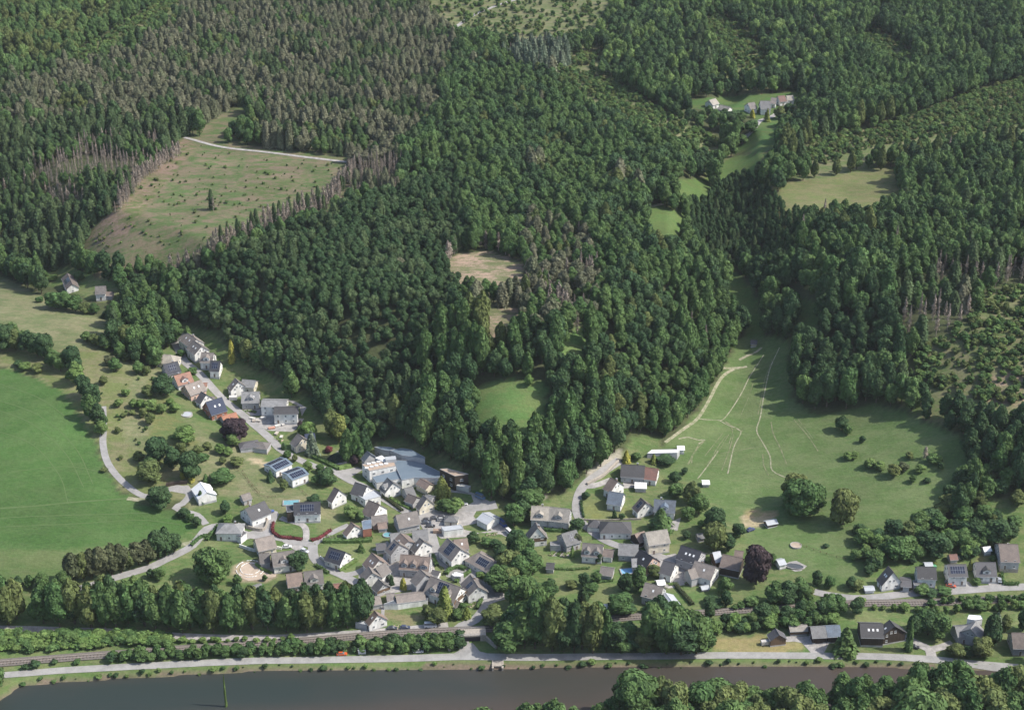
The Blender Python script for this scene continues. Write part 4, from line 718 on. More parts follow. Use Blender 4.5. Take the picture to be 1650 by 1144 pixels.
B_('I',320,545,405,540,3.5,1.8,2.5,'pale','white','long low pale shed at the road left of the steep house','nowin','shed')
slab('I',[(725,490),(800,485),(850,500),(820,545),(735,535)],2.8,'grey','wgrey','flat garage roof in front of the second house of the eastern row','garage','garage',feats='nowin')
B_('I',285,842,480,848,11,5.2,8.4,'dark','darktimber','left wing of the black L-shaped timber barn by the river road','sky3 nowin','barn')
B_('I',532,812,575,872,12,5.2,9.6,'dark','darktimber','right, taller wing of the black L-shaped timber barn by the river road','sky1','barn')
B_('I',1252,826,1205,895,11,5.2,9.2,'grey','wgrey','grey house with two white roof boxes east of the timber barn','')
slab('I',[(1178,812),(1192,775),(1290,782),(1305,815),(1240,825)],8,'canvas','white','white roof terrace block on the grey house\'s upper side','roof_block','extension',feats='nowin')
B_('I',1075,870,1188,860,8,4.6,7,'grey','wgrey','left wing of the grey house with white roof boxes','','side_wing','house')
B_('I',1545,922,1680,925,10.5,4.6,8.6,'brown','wgrey','brown-roofed house cut off by the right picture edge near the river','')
B_('J',772,264,802,326,7,3.4,6.2,'dark','timber','small timber garage with dark and light roof slopes in the riverside yard','nowin','garage')
B_('J',1060,256,1185,248,8,3.8,6.4,'grey','darktimber','left part of the long riverside barn','','barn')
B_('J',1188,248,1305,240,8,3.8,6.4,'blue','darktimber','right, bluer part of the long riverside barn','','barn')
B_('J',882,248,1035,240,5,2.4,3.6,'beige','timber','woodshed with pale patched roof beside the long riverside barn','nowin','shed')
# far houses
B_('K',560,318,598,392,7,4,6.6,'brown','white','lone hillside house with half brown, half blue roof, far left','pv4')
B_('K',790,424,880,412,8,5,8,'browngrey','white','white house with grey-brown roof at the wood edge, far left','')
B_('K',868,466,940,464,5,2.6,4.2,'brown','wgrey','brown carport beside the far left white house','nowin','carport')
B_('O',322,212,376,206,8,3.5,6.5,'beige','white','leftmost pale house in the far side valley','')
B_('O',415,256,500,262,7,3.2,5.6,'beige','white','low pale building in front of the far side valley','')
B_('O',642,240,700,232,9,4.5,7.6,'browngrey','white','brown-roofed house left of the broad gable in the far valley','')
B_('O',745,222,830,222,11,5.2,9.5,'grey','white','broad grey-roofed house in the middle of the far valley hamlet','')
B_('O',838,194,885,198,8,4,7,'browngrey','white','small brown house right of the broad grey one in the far hamlet','')
B_('O',892,182,950,176,8,4,7,'red','white','pinkish-roofed house near the right end of the far hamlet','')
B_('O',965,178,1022,176,7,3.4,6,'beige','white','rightmost low house of the far hamlet','')
B_('P',480,815,520,818,4,2.4,3.6,'canvas','white','little white hut inside the curved gravel track','nowin','hut')
B_('P',680,1105,735,1105,4,2,2.9,'canvas','wgrey','pale arched shelter on the meadow','nowin','shelter')
B_('U',1210,549,1220,547,4,2.2,3.6,'dark','stone','small dark hut at the top of the meadow','nowin','hut')
B_('L',1145,176,1205,282,9,3.6,6.4,'canvas','white','white-roofed marquee with a yellow side, on the hill bend','nowin','marquee','marquee')
# ---------------------------------------------------------------- vehicles
def make_car(c, x, y, ang, col, label, name='parked_car', cat='car', van=False, group=None):
    p = at(*px(c, x, y)); t = empty(name, (p[0], p[1], float(hgt(p[0], p[1])) + .14), R(ang)); tag(t, label, cat, group)
    L, W, hb, ht = (5.4, 2.0, 1.3, 2.3) if van else (4.4, 1.8, .85, 1.45); P = paint('car_paint_' + name, col)
    def loft(secs, mi, mb):   # secs: (x, halfwidth, z0, z1)
        vs = []; 
        for x_, w_, z0, z1 in secs: vs += [(x_, -w_, z0), (x_, w_, z0), (x_, w_ * .92, z1), (x_, -w_ * .92, z1)]
        n = len(secs); fs = [(0, 1, 2, 3), tuple(4 * (n - 1) + i for i in (3, 2, 1, 0))]
        for i in range(n - 1):
            for j in range(4): fs.append((4 * i + j, 4 * i + 4 + j, 4 * i + 4 + (j + 1) % 4, 4 * i + (j + 1) % 4))
        mb.add(vs, fs, mi)
    b = MB(); w2 = W / 2
    loft([(-L / 2, w2 * .88, .38, hb * .75), (-L / 2 + .15, w2, .28, hb), (L * .18, w2, .25, hb), (L / 2 - .35, w2 * .97, .28, hb * .82), (L / 2, w2 * .8, .38, hb * .62)], 0, b)
    b.build('body', P, t)
    g = MB(); x0, x1, x2, x3 = ((-L / 2 + .1, -L / 2 + .25, L * .22, L * .36) if van else (-L * .42, -L * .3, L * .06, L * .24))
    loft([(x0, w2 * .84, hb - .03, hb + .02), (x1, w2 * .82, hb - .03, ht - .08), (x2, w2 * .82, hb - .03, ht - .08), (x3, w2 * .84, hb - .03, hb + .02)], 0, g); g.build('windows', M['glass'], t)
    r_ = MB(); r_.box(x1 - .05, x2 + .05, -w2 * .77, w2 * .77, ht - .1, ht); r_.build('car_roof', P, t)
    wm = MB(); wm.cyl((0, -.1, 0), (0, .1, 0), .33, .33, 12, 0); wm.cyl((0, -.115, 0), (0, .115, 0), .19, .19, 8, 1); wme = wm.mesh('wheel', [M['rubber'], M['gutter']])
    for sx in (-.31, .31):
        for sy in (-1, 1): obj('wheel', wme, t, (L * sx, sy * (w2 - .08), .33))
    return t
CARP = 'cars standing on the car park'
cars = [('U',551,1055,3,(.5,.1,.03),'orange-red car driving along the riverside road'), ('I',735,1049,-15,(.04,.04,.05),'dark car on the gravel drive beside the timber barn'), ('I',1030,512,0,(.05,.06,.08),'dark car in front of the ribbed-roof house'),
 ('I',1042,543,-10,(.5,.12,.07),'red-orange car at the kerb below the ribbed-roof house'), ('I',1445,495,80,(.3,.32,.35),'silver car beside the last bungalow of the eastern row'), ('E',370,896,3,(.04,.045,.05),'left dark car on the verge above the railway'), ('E',478,889,3,(.05,.06,.1),'right, bluish dark car on the verge above the railway'),
 ('N',1070,497,0,(.6,.6,.6),'white car at the roadside left of the underpass'), ('E',910,452,0,(.55,.55,.55),'white car under the hedge ring carport'), ('D',590,236,20,(.08,.12,.3),'blue car on the hill yard beside the dark-roofed house'), ('D',735,528,8,(.6,.6,.6),'white car on the forecourt behind the pale garden wall'), ('D',880,562,-30,(.5,.52,.55),'light car parked beside the crossroads'), ('D',860,725,0,(.6,.6,.6),'white car in the garden by the round dark tree') ,
 ('H',770,180,30,(.05,.06,.16),'dark blue car at the meadow edge near the allotments'), ('C',1065,585,0,(.6,.6,.58),'pale car between garden and street below the round bushes')]
for c in cars[:12] + cars[13:]: make_car(*c)
for i, (x, y, cl, lb) in enumerate([(765,717,(.05,.05,.06),'black car, left one of the upper pair on the car park'), (828,702,(.06,.06,.07),'dark grey car, right one of the upper pair on the car park'), (760,741,(.05,.06,.08),'dark bluish car in the middle of the car park\'s left side'), (792,768,(.04,.04,.045),'black car, lowest on the car park\'s left side'), (893,692,(.07,.07,.08),'dark car beside the pyramid-roofed kiosk'), (885,715,(.3,.3,.3),'grey car just below the one beside the kiosk')]):
    make_car('C', x, y, 5, cl, lb, group=CARP)
make_car('E', 688, 877, 3, (.62,.62,.62), 'white van on the verge above the railway', 'parked_van', 'van', True)
make_car('C', 1205, 530, -38, (.1,.16,.25), 'blue-grey van in the loading yard at the wood edge', 'parked_van', 'van', True)
make_car('C', 1392, 752, -60, (.06,.1,.26), 'dark blue van beside the pale workshop', 'parked_van', 'van', True)
make_car('C', 1450, 830, -60, (.6,.6,.6), 'white van at the end of the works yard lane', 'parked_van', 'van', True)
def container(c, x, y, ang, col, label, L=6.5, W=2.5, h=2.6, name='container'):
    p = at(*px(c, x, y)); t = empty(name, (p[0], p[1], float(hgt(p[0], p[1])) + .1), R(ang)); tag(t, label, name.replace('_', ' ')); P = surf('container_paint', col, .6, .12)
    b = MB(); b.box(-L / 2, L / 2, -W / 2, W / 2, .15, h)
    for i in range(int(L / .45)): 
        x_ = -L / 2 + .25 + i * .45
        for s in (-1, 1): b.box(x_, x_ + .2, s * W / 2 - .04, s * W / 2 + .06, .25, h - .12)
    b.build('body', P, t); d = MB(); d.box(L / 2, L / 2 + .06, -W / 2 + .1, -.03, .25, h - .1); d.box(L / 2, L / 2 + .06, .03, W / 2 - .1, .25, h - .1); d.build('door', M['gutter'], t)
    b = MB(); 
    for sx in (-1, 1): b.box(sx * L * .4 - .2, sx * L * .4 + .2, -W / 2, W / 2, 0, .16)
    b.build('skid', M['darktimber'], t)
container('C', 1068, 465, -25, (.42,.42,.4), 'grey steel container in the loading yard below the workshop')
container('N', 770, 503, 5, (.6,.6,.58), 'small white trailer box standing on the riverside road edge', 3.2, 1.8, 2.1, 'trailer')
container('J', 683, 403, 10, (.5,.48,.45), 'pale trailer parked on the mown riverside meadow', 3.4, 1.7, 1.9, 'trailer')
container('C', 850, 815, 0, (.3,.22,.17), 'brown open trailer left of the garage row', 4, 2, 1.6, 'trailer')
container('A', 700, 745, 0, (.62,.6,.56), 'white caravan in the garden above the navy roof', 4, 2, 2.1, 'caravan')
container('Q', 1345, 1110, 0, (.1,.3,.15), 'green tarpaulined trailer in the garden of the eastern row', 4, 2, 1.3, 'trailer')
for k_, (x, y, L_, c_) in enumerate([(860,905,3,(.6,.58,.52)),(905,925,2.4,(.5,.46,.4)),(950,900,2.6,(.62,.6,.56)),(1020,985,3.4,(.55,.3,.22)),(1070,965,3,(.64,.62,.58)),(1120,950,3,(.6,.58,.55)),(1170,935,3,(.62,.6,.57)),(1060,1030,2.6,(.5,.45,.38)),(1100,1060,2.4,(.6,.57,.5)),(870,925,2,(.4,.35,.3))]):
    container('A', x, y, -20 + 13 * k_, c_, '%s material pile on the gravel below the terraced blocks, %s' % (('pale','brownish','whitish','reddish','light grey','pale grey','whitish long','dusty brown','cream','dark brown')[k_], ('nearest the lane','left of the pale row','at the block corner','at the yard mouth','first of the slanting row','middle of the slanting row','last of the slanting row','beside the garden beds','lowest by the lane hedge','behind the pale pile')[k_]), L_, 1.4, .9, 'material_pile')
def fence(c, P, label, h=1.1):
    L = smooth_line([at(*px(c, *p)) for p in P], 3.0); x0, y0 = L[0]; z0 = float(hgt(x0, y0)); t = empty('pasture_fence', (x0, y0, z0)); tag(t, label, 'fence')
    pts = [Vector((x - x0, y - y0, float(hgt(x, y)) - z0)) for x, y in L]
    for p in pts:
        mb = MB(); mb.cyl(p + Vector((0, 0, -.4)), p + Vector((0, 0, h)), .09, .07, 6); mb.build('post', M['timber'], t)
    for zz in (.55, .95):
        mb = MB()
        for a_, b_ in zip(pts[:-1], pts[1:]): mb.cyl(a_ + Vector((0, 0, zz)), b_ + Vector((0, 0, zz)), .035, .035, 5)
        mb.build('rail', M['timber'], t)
fence('B', [(-60,560),(60,650),(200,820),(330,830)], 'long pasture fence descending the meadow left of the solar halls')
fence('B', [(460,690),(530,760),(610,840)], 'short pasture fence running down from the lower solar hall')
fence('L', [(1500,100),(1560,190),(1640,280)], 'pasture fence above the small grey garden house')
fence('H', [(1180,300),(1400,380),(1560,420)], 'low paddock fence across the meadow beside the sand pit ring')
def bed(c, x, y, L, W, ang, label):
    p = at(*px(c, x, y)); t = empty('vegetable_bed', (p[0], p[1], float(hgt(p[0], p[1]))), R(ang)); tag(t, label, 'garden bed'); mb = MB(); mb.box(-L / 2, L / 2, -W / 2, W / 2, -.6, .22); mb.build('soil', M['sand'] if L % 2 else M['sleeper'], t)
    rs = np.random.default_rng(int(x)); n = 70; P_ = np.c_[rs.uniform(-L / 2, L / 2, n), (rs.integers(0, 4, n) / 3 - .5) * W * .8, rs.uniform(.25, .55, n)]
    cv, cf = cards(P_, np.c_[rs.normal(size=(n, 2)) * .4, np.ones(n)], .5, 1.1, rs); obj('crops', mesh_np('crops', cv, cf, FO['light']), t)
# ---------------------------------------------------------------- pools, walls, poles, rings
def basin(c, x, y, L, W, ang, mat, label, name='swimming_pool', cat='pool', round_=False):
    p = at(*px(c, x, y)); z = float(hgt(p[0], p[1])); t = empty(name, (p[0], p[1], z), R(ang)); tag(t, label, cat); n = 24; OCC.append((p[0], p[1], max(L, W) / 2 + 1))
    if round_: pts = [(L / 2 * math.cos(6.2832 * i / n), W / 2 * math.sin(6.2832 * i / n)) for i in range(n)]
    else: pts = [(-L / 2, -W / 2), (L / 2, -W / 2), (L / 2, W / 2), (-L / 2, W / 2)]; n = 4
    def ring(k0, k1, z0, z1, mi, mb):
        vs = [(q[0] * k_, q[1] * k_, zz) for k_, zz in ((k0, z0), (k0, z1), (k1, z1), (k1, z0)) for q in pts]
        mb.add(vs, [(j * n + i, j * n + (i + 1) % n, ((j + 1) % 4) * n + (i + 1) % n, ((j + 1) % 4) * n + i) for j in range(4) for i in range(n)], mi)
    mb = MB(); ring(1.0, 1.15, -.5, .5, 0, mb); mb.build('rim', M['paving'], t)
    mb = MB(); mb.add([(q[0] * 1.01, q[1] * 1.01, zz) for zz in (-.4, .38) for q in pts], [tuple(range(n, 2 * n)), tuple(range(n))[::-1]] + [(i, (i + 1) % n, n + (i + 1) % n, n + i) for i in range(n)]); mb.build('water_surface', mat, t)
basin('D', 770, 158, 7, 4, 5, M['pool'], 'turquoise pool behind the modern white house')
basin('D', 1570, 425, 4, 4, 0, M['pool'], 'small round blue pool beside the patched grey house', round_=True)
basin('H', 1135, 480, 8, 4, -15, surf('covered_pool', (.07,.08,.09), .5, .1), 'oval pool with dark cover on a pale deck in the meadow', round_=True)
patch('pool_deck', cpx('H', [(1040,470),(1090,440),(1150,430),(1240,475),(1190,515),(1140,520)]), M['paving'], .1)
basin('G', 885, 520, 6, 4, 10, M['bluetarp'], 'bright blue covered pool beside the low brown garden building')
basin('B', 810, 510, 17, 12, 8, surf('pond_water', (.02,.035,.03), .15, .1, spec=.5), 'dark garden pond left of the works trees', 'pond', 'pond', True)
basin('H', 1147, 305, 4.6, 4.6, 0, M['sand'], 'round sand pit ring on the meadow', 'sand_pit', 'sand pit', True)
basin('A', 315, 868, 5, 5, 0, M['pale'], 'pale round trampoline-like disc at the slope gardens', 'paddling_pool', 'pool', True)
def arena():
    p = at(*px('D', 430, 705)); t = empty('riding_ring', (p[0], p[1], float(hgt(p[0], p[1])))); tag(t, 'round pale riding ring on sand beside the huge broadleaf tree', 'riding ring')
    for k_, r_ in enumerate((6.2, 4.3)):
        mb = MB(); n = 28
        for i in range(n):
            if (i + k_) % 5 == 4: continue
            a_ = 6.2832 * i / n; b_ = 6.2832 * (i + .8) / n; q0 = Vector((r_ * math.cos(a_), r_ * math.sin(a_), .25)); q1 = Vector((r_ * math.cos(b_), r_ * math.sin(b_), .25))
            g0, g1 = (float(hgt(p[0] + q.x, p[1] + q.y) - hgt(p[0], p[1])) for q in (q0, q1)); q0.z += g0; q1.z += g1; mb.cyl(q0, q1, .16, .16, 5)
        mb.build('rail_ring', M['canvas'], t)
arena()
def wall_line(c, P, h, th, mat, label, name='garden_wall', cat='wall', lvl=True):
    L = smooth_line([at(*px(c, *p)) for p in P], 1.5) if len(P) > 2 else np.array([np.array(at(*px(c, *P[0]))[:2]) * (1 - t) + np.array(at(*px(c, *P[-1]))[:2]) * t for t in np.linspace(0, 1, 12)])
    l, r = strip_pts(L, th); n = len(L); V = np.concatenate([np.c_[q, hgt(q[:, 0], q[:, 1]) + z_] for q, z_ in ((l, -1), (l, h), (r, h), (r, -1))])
    fs = [(j * n + i, ((j + 1) % 4) * n + i, ((j + 1) % 4) * n + i + 1, j * n + i + 1) for j in range(3) for i in range(n - 1)] + [(0, n, 2 * n, 3 * n), (4 * n - 1, 3 * n - 1, 2 * n - 1, n - 1)]
    tag(obj(name, mesh_np(name, V, fs, mat)), label, cat)
wall_line('D', [(330,345),(530,390),(580,300)], 1.6, .5, M['stone'], 'stone retaining wall round the terrace of the dark-roofed house')
wall_line('D', [(340,520),(470,560),(560,530),(690,545)], 1.5, .4, M['white'], 'pale garden wall below the grey-brown roofed bungalow')
wall_line('D', [(1010,610),(1110,685),(1190,680),(1290,630)], 1.1, .3, M['white'], 'low white wall in front of the black solar-roofed house')
wall_line('L', [(865,225),(950,210),(1040,205)], 1.7, .6, M['darktimber'], 'dark timber stack along the marquee yard', 'timber_stack', 'timber stack')
wall_line('F', [(650,420),(780,350),(910,230)], 1.3, .8, M['stone'], 'long beige stone bank above the east lane entrance', 'stone_bank', 'wall')
wall_line('F', [(600,712),(760,720),(960,712),(1100,708)], .9, .3, M['stone'], 'low straight wall along the lower edge of the lawn')
wall_line('I', [(1165,275),(1150,310),(1010,305)], 1.2, .4, M['white'], 'white terrace wall above the ribbed grey roof')
def mast(c, x, y, h, r_, mat, label, name, cat):
    p = at(*px(c, x, y)); t = empty(name, (p[0], p[1], float(hgt(p[0], p[1])))); tag(t, label, cat); mb = MB(); mb.cyl((0, 0, -.5), (0, 0, h), r_, r_ * .6, 8); mb.build('pole', mat, t)
    mb = MB(); mb.cyl((0, 0, h), (0, 0, h + .3), r_ * 1.5, r_ * .4, 8); mb.build('pole_cap', M['gutter'], t)
mast('E', 694, 412, 9, .2, M['canvas'], 'tall white mast at the street edge of the long brown farmhouse', 'flagpole', 'mast')
# street lamps along the village street
def lamp(u, v, label):
    p = at(u, v); t = empty('street_lamp', (p[0], p[1], float(hgt(p[0], p[1])))); tag(t, label, 'street lamp', 'street lamps of the village'); mb = MB(); mb.cyl((0, 0, -.3), (0, 0, 5.2), .09, .06, 8); mb.build('pole', M['gutter'], t)
    mb = MB(); mb.box(-.15, .7, -.12, .12, 5.15, 5.3); mb.build('lamp_head', M['gutter'], t)
# railway underpass
def underpass():
    p = at(*px('E', 1035, 985)); x, y = p[0], p[1]; z = float(hgt(p[0], p[1] - 2)); t = empty('railway_underpass', (x, y, z), R(4)); tag(t, 'dark stone railway underpass where the village street reaches the river road', 'bridge')
    mb = MB(); mb.box(-5.5, -3.4, -1.0, 3.6, -2, 2.7); mb.box(3.4, 5.5, -1.0, 3.6, -2, 2.7); mb.build('abutment', M['stone'], t)
    mb = MB(); mb.box(-5.8, 5.8, -1.2, 3.8, 2.7, 3.3); mb.build('deck', M['stone'], t)
    mb = MB(); mb.box(-3.38, 3.38, -.75, 3.4, .12, 2.68, 0); mb.build('shade_block', surf('painted_shade', (.045,.042,.045), .95, .2), t)  # solid block filling the passage, its dark colour stands in for the shade inside
    mb = MB()
    for sx in (-1, 1):
        mb.add([(sx * 5.5, -1.0, -2), (sx * 5.5, -1.0, 2.6), (sx * 9.5, -6, .6), (sx * 9.5, -6, -2), (sx * 6.2, -.7, -2), (sx * 6.2, -.7, 2.6), (sx * 10.2, -5.7, .6), (sx * 10.2, -5.7, -2)], [(0, 1, 2, 3), (7, 6, 5, 4), (1, 5, 6, 2), (3, 2, 6, 7)])
    mb.build('wing_wall', M['stone'], t)
    mb = MB()
    for s in (-1.1, 3.7):
        for zz in (3.75, 4.15): mb.cyl((-5.6, s, zz), (5.6, s, zz), .04, .04, 5)
        for i in range(8): mb.cyl((-5.6 + i * 1.6, s, 3.3), (-5.6 + i * 1.6, s, 4.2), .05, .05, 5)
    mb.build('railing', M['gutter'], t); OCC.append((x, y, 8)); OCC.append((x, y - 6, 8))
underpass()
def culvert():
    p = at(*px('N', 1492, 560)); t = empty('culvert', (p[0], p[1] - .5, -.5), R(0)); tag(t, 'concrete stream outlet through the river bank', 'culvert'); mb = MB(); mb.box(-2.4, -1.6, -3, 4, -3, 1.5); mb.box(1.6, 2.4, -3, 4, -3, 1.5); mb.build('side_wall', M['stone'], t); mb = MB(); mb.box(-1.6, 1.6, -1.5, 4, .9, 1.45); mb.build('slab', M['stone'], t)
culvert()

# ---------------------------------------------------------------- plants
def cards(P, Nn, size, asp, rs, droop=0.0, mat=0):
    """leaf clumps: one small bent quad per point P facing about Nn"""
    n = len(P); Nn = Nn / (np.linalg.norm(Nn, axis=1)[:, None] + 1e-9); up = np.tile([0, 0, 1.0], (n, 1)); T = np.cross(up, Nn); T /= np.linalg.norm(T, axis=1)[:, None] + 1e-6
    Bv = np.cross(Nn, T); an = rs.uniform(-.6, .6, n)[:, None] if droop else rs.uniform(0, 6.28, n)[:, None]; T2 = T * np.cos(an) + Bv * np.sin(an); B2 = -T * np.sin(an) + Bv * np.cos(an)
    s = (size * rs.uniform(.65, 1.35, n))[:, None]; a_ = s * .5; b_ = s * .5 * asp; bend = Nn * s * .18
    V = np.stack([P - T2 * a_ - B2 * b_ - bend, P + T2 * a_ * .8 - B2 * b_ * .9, P + T2 * a_ + B2 * b_ - bend, P - T2 * a_ * .7 + B2 * b_ * .8 + bend * .3], 1).reshape(-1, 3)
    return V, np.arange(4 * n).reshape(n, 4)
def ico(center, rad, rs, jag=.2, sub=2):
    import bmesh
    bm = bmesh.new(); bmesh.ops.create_icosphere(bm, subdivisions=sub, radius=1); V = np.array([v.co[:] for v in bm.verts]); Fc = [tuple(v.index for v in f.verts) for f in bm.faces]; bm.free()
    V = V * (1 + rs.uniform(-jag, jag, (len(V), 1))) * np.asarray(rad) + np.asarray(center); return V, [f + (f[2],) for f in Fc] if False else Fc
def crown_broad(seed, h=17., w_=9., nl=9, ncard=1100, size=.85, base=.22, droop=0, flatness=1.0, top=1.0):
    rs = np.random.default_rng(seed); L = []
    cz = h * (base + (1 - base) / 2); rz = h * (1 - base) / 2
    L.append((0, 0, cz, w_ * .34, rz * .8))
    for i in range(nl):
        a_ = 6.283 * i / nl * 1.0 + rs.uniform(-.4, .4); t = rs.uniform(-.6, .7); rr = w_ * .5 * math.sqrt(max(.1, 1 - t * t)) * .55 * rs.uniform(.8, 1.15)
        L.append((rr * math.cos(a_), rr * math.sin(a_), cz + t * rz * .8, w_ * rs.uniform(.17, .26), rz * rs.uniform(.24, .4)))
    L.append((w_ * .05, 0, cz + rz * .62, w_ * .2, rz * .36)); Vs, Fs, k_ = [], [], 0
    for (x, y, z, r_, rz_) in L:
        V, Fc = ico((x, y, z), (r_ * .86, r_ * .86, rz_ * .86), rs, .16, 2); Vs.append(V); Fs += [tuple(i + k_ for i in f) for f in Fc]; k_ += len(V)
    ar = np.array([r_ * rz_ for _, _, _, r_, rz_ in L]); pick = rs.choice(len(L), ncard, p=ar / ar.sum()); LA = np.array(L)[pick]
    d = rs.normal(size=(ncard, 3)); d[:, 2] += .35; d /= np.linalg.norm(d, axis=1)[:, None]; k2 = rs.uniform(.86, 1.14, ncard)[:, None]
    P = LA[:, :3] + d * np.c_[LA[:, 3], LA[:, 3], LA[:, 4]] * k2; Nn = d / np.c_[LA[:, 3], LA[:, 3], LA[:, 4]] + rs.normal(size=(ncard, 3)) * .16 / w_ * 5
    cv, cf = cards(P, Nn, size, 1.7 if droop else 1.15, rs, droop); Vs.append(cv); Fs += [tuple(int(i) + k_ for i in f) for f in cf]
    return np.concatenate(Vs), Fs
def crown_spruce(seed, h=21., w_=5.6, ncard=950, size=.75, base=.1, power=.8, jag=.18):
    rs = np.random.default_rng(seed); t = rs.uniform(0, 1, ncard) ** .85; z = h * (base + (1 - base) * t); ring = .82 + .18 * np.sin(t * 60 + seed); r_ = (w_ / 2) * (1 - t) ** power * ring * rs.uniform(.8, 1.12, ncard) + .12
    a_ = rs.uniform(0, 6.283, ncard); lob = 1 + .14 * np.sin(a_ * 3 + seed) + .1 * np.sin(a_ * 5 + t * 9); r_ = r_ * lob
    P = np.c_[r_ * np.cos(a_), r_ * np.sin(a_), z]; Nn = np.c_[np.cos(a_), np.sin(a_), np.full(ncard, .75)] + rs.normal(size=(ncard, 3)) * .3
    cv, cf = cards(P, Nn, size, 1.7, rs, 1); n = 10; m_ = 7; core = []; 
    for j in range(m_):
        tt = j / (m_ - 1); rr = (w_ / 2) * (1 - tt) ** power * .78 + .03
        for i in range(n): q = rr * rs.uniform(.85, 1.15); core.append((q * math.cos(6.283 * i / n), q * math.sin(6.283 * i / n), h * (base + (1 - base) * tt * .97)))
    cfc = [(j * n + i, j * n + (i + 1) % n, (j + 1) * n + (i + 1) % n, (j + 1) * n + i) for j in range(m_ - 1) for i in range(n)] + [tuple(range(n))[::-1]]
    k_ = len(core); return np.concatenate([np.array(core), cv]), cfc + [tuple(int(i) + k_ for i in f) for f in cf]
def crown_dead(seed, h=18., w_=3.0, ncard=170):
    rs = np.random.default_rng(seed); t = rs.uniform(0, 1, ncard); z = h * (.2 + .8 * t); r_ = (w_ / 2) * (1 - t) ** .6 * rs.uniform(.2, 1.1, ncard); a_ = rs.uniform(0, 6.283, ncard)
    P = np.c_[r_ * np.cos(a_), r_ * np.sin(a_), z]; Nn = np.c_[np.cos(a_), np.sin(a_), np.full(ncard, .3)] + rs.normal(size=(ncard, 3)) * .5; cv, cf = cards(P, Nn, .4, 2.8, rs, 1); return cv, [tuple(int(i) for i in f) for f in cf]
def trunk_geo(h, r_, limbs=5, seed=0, wtop=.3):
    rs = random.Random(seed); mb = MB(); z0 = -1.0
    for k_ in range(4):
        z1 = z0 + h * .16; mb.cyl((0, 0, z0), (0, 0, z1 + h * .16), r_ * (1 - k_ * .2), r_ * (.8 - k_ * .2), 7); z0 = z1 + h * .1
    for i in range(limbs):
        a_ = 6.283 * i / limbs + rs.uniform(-.3, .3); zz = h * rs.uniform(.22, .5); ln = h * .22; mb.cyl((0, 0, zz), (ln * math.cos(a_), ln * math.sin(a_), zz + ln * .9), r_ * .42, r_ * .12, 5)
    return mb
BEDS = [('F',365,985,5,2,60,'left vegetable bed below the flat terrace roof'),('F',420,990,4,2,60,'middle vegetable bed below the flat terrace roof'),('F',470,995,5,2,60,'right vegetable bed below the flat terrace roof'),('A',850,842,6,2,-20,'garden bed in front of the upper terraced block'),('A',1075,1075,5,2,-30,'garden bed at the lane below the material piles'),('D',1110,445,6,3,-5,'bare garden bed by the white gable with black slope'),('E',1040,690,5,2,50,'rockery bed beside the curved hedge'),('G',1260,625,4,2,10,'garden bed by the pointed wing'),('H',280,620,6,2,5,'garden bed on the lawn above the railway'),('C',470,560,6,2,-35,'flower bed in the works cottage gardens'),('E',420,880,5,3,0,'weedy bed in the garden right of the house near the railway'),('C',1300,830,5,2,5,'garden bed below the pale workshop')]
for b_ in BEDS: bed(*b_)
PROTO = {}
def proto(key, V, Fs, th, tr, limbs=5, tmat='trunk'):
    PROTO[key] = (V, Fs, trunk_geo(th, tr, limbs, hash(key) % 97), tmat)
for i in range(3): proto('b%d' % i, *crown_broad(20 + i, 17, 9 + i * .6, 10 + i, 1350, .8, .03), 13, .32)
for i in range(2): proto('p%d' % i, *crown_broad(40 + i, 22, 8.5, 12, 1500, .9, .0, 1), 17, .35)      # tall drooping
proto('B0', *crown_broad(60, 17, 17, 18, 3400, .95, .0), 12, .6); proto('B1', *crown_broad(61, 18, 14, 17, 3000, .95, .0, 1), 12, .5)
for i in range(3): proto('s%d' % i, *crown_spruce(70 + i, 21, 8.6 + i * .6, 1100, .95, .02, .36 + .06 * i), 15, .25, 0)
proto('c0', *crown_spruce(80, 10, 4.2, 620, .6, .02, .55), 6, .16, 0); proto('c1', *crown_spruce(81, 10, 5.5, 700, .65, .02, .8), 6, .16, 0)
for i in range(3): proto('h%d' % i, *crown_broad(90 + i, 3, 3.8, 5, 280, .55, .0), 1.2, .08, 3)
for i in range(2): proto('x%d' % i, *crown_dead(100 + i, 17, 3.2), 17, .2, 4, 'deadwood')
_mc = {}
def pm(key, mat):
    k_ = (key, mat)
    if k_ not in _mc:
        V, Fs, tr, tm = PROTO[key]; cr = mesh_np('crown', V, Fs, FO[mat])
        tk = tr.mesh('trunk', M[tm]); _mc[k_] = (cr, tk)
    return _mc[k_]
NAMES = {'b': 'broadleaf_tree', 'p': 'drooping_tree', 'B': 'broad_crowned_tree', 's': 'spruce', 'c': 'conifer', 'h': 'shrub', 'x': 'dead_spruce'}
CATS = {'b': 'tree', 'p': 'tree', 'B': 'tree', 's': 'spruce tree', 'c': 'conifer', 'h': 'shrub', 'x': 'dead tree'}
DIMS = {'b': (17, 9), 'p': (22, 8.5), 'B0': (17, 17), 'B1': (18, 14), 's': (21, 9.2), 'c0': (10, 4.2), 'c1': (10, 5.5), 'h': (3, 3.8), 'x': (17, 3.2)}
def plant(x, y, h, wd, key, mat, label, group=None):
    hh, ww = DIMS.get(key) or DIMS[key[0]]; cr, tk = pm(key, mat); z = float(hgt(x, y)); t = empty(NAMES[key[0]], (x, y, z), random.uniform(0, 6.28)); s = wd / ww; t.scale = (s, s * random.uniform(.92, 1.08), h / hh)
    tag(t, label, CATS[key[0]], group); c = bpy.data.objects.new('crown', cr); C.objects.link(c); c.parent = t; k2 = bpy.data.objects.new('trunk', tk); C.objects.link(k2); k2.parent = t
    return t
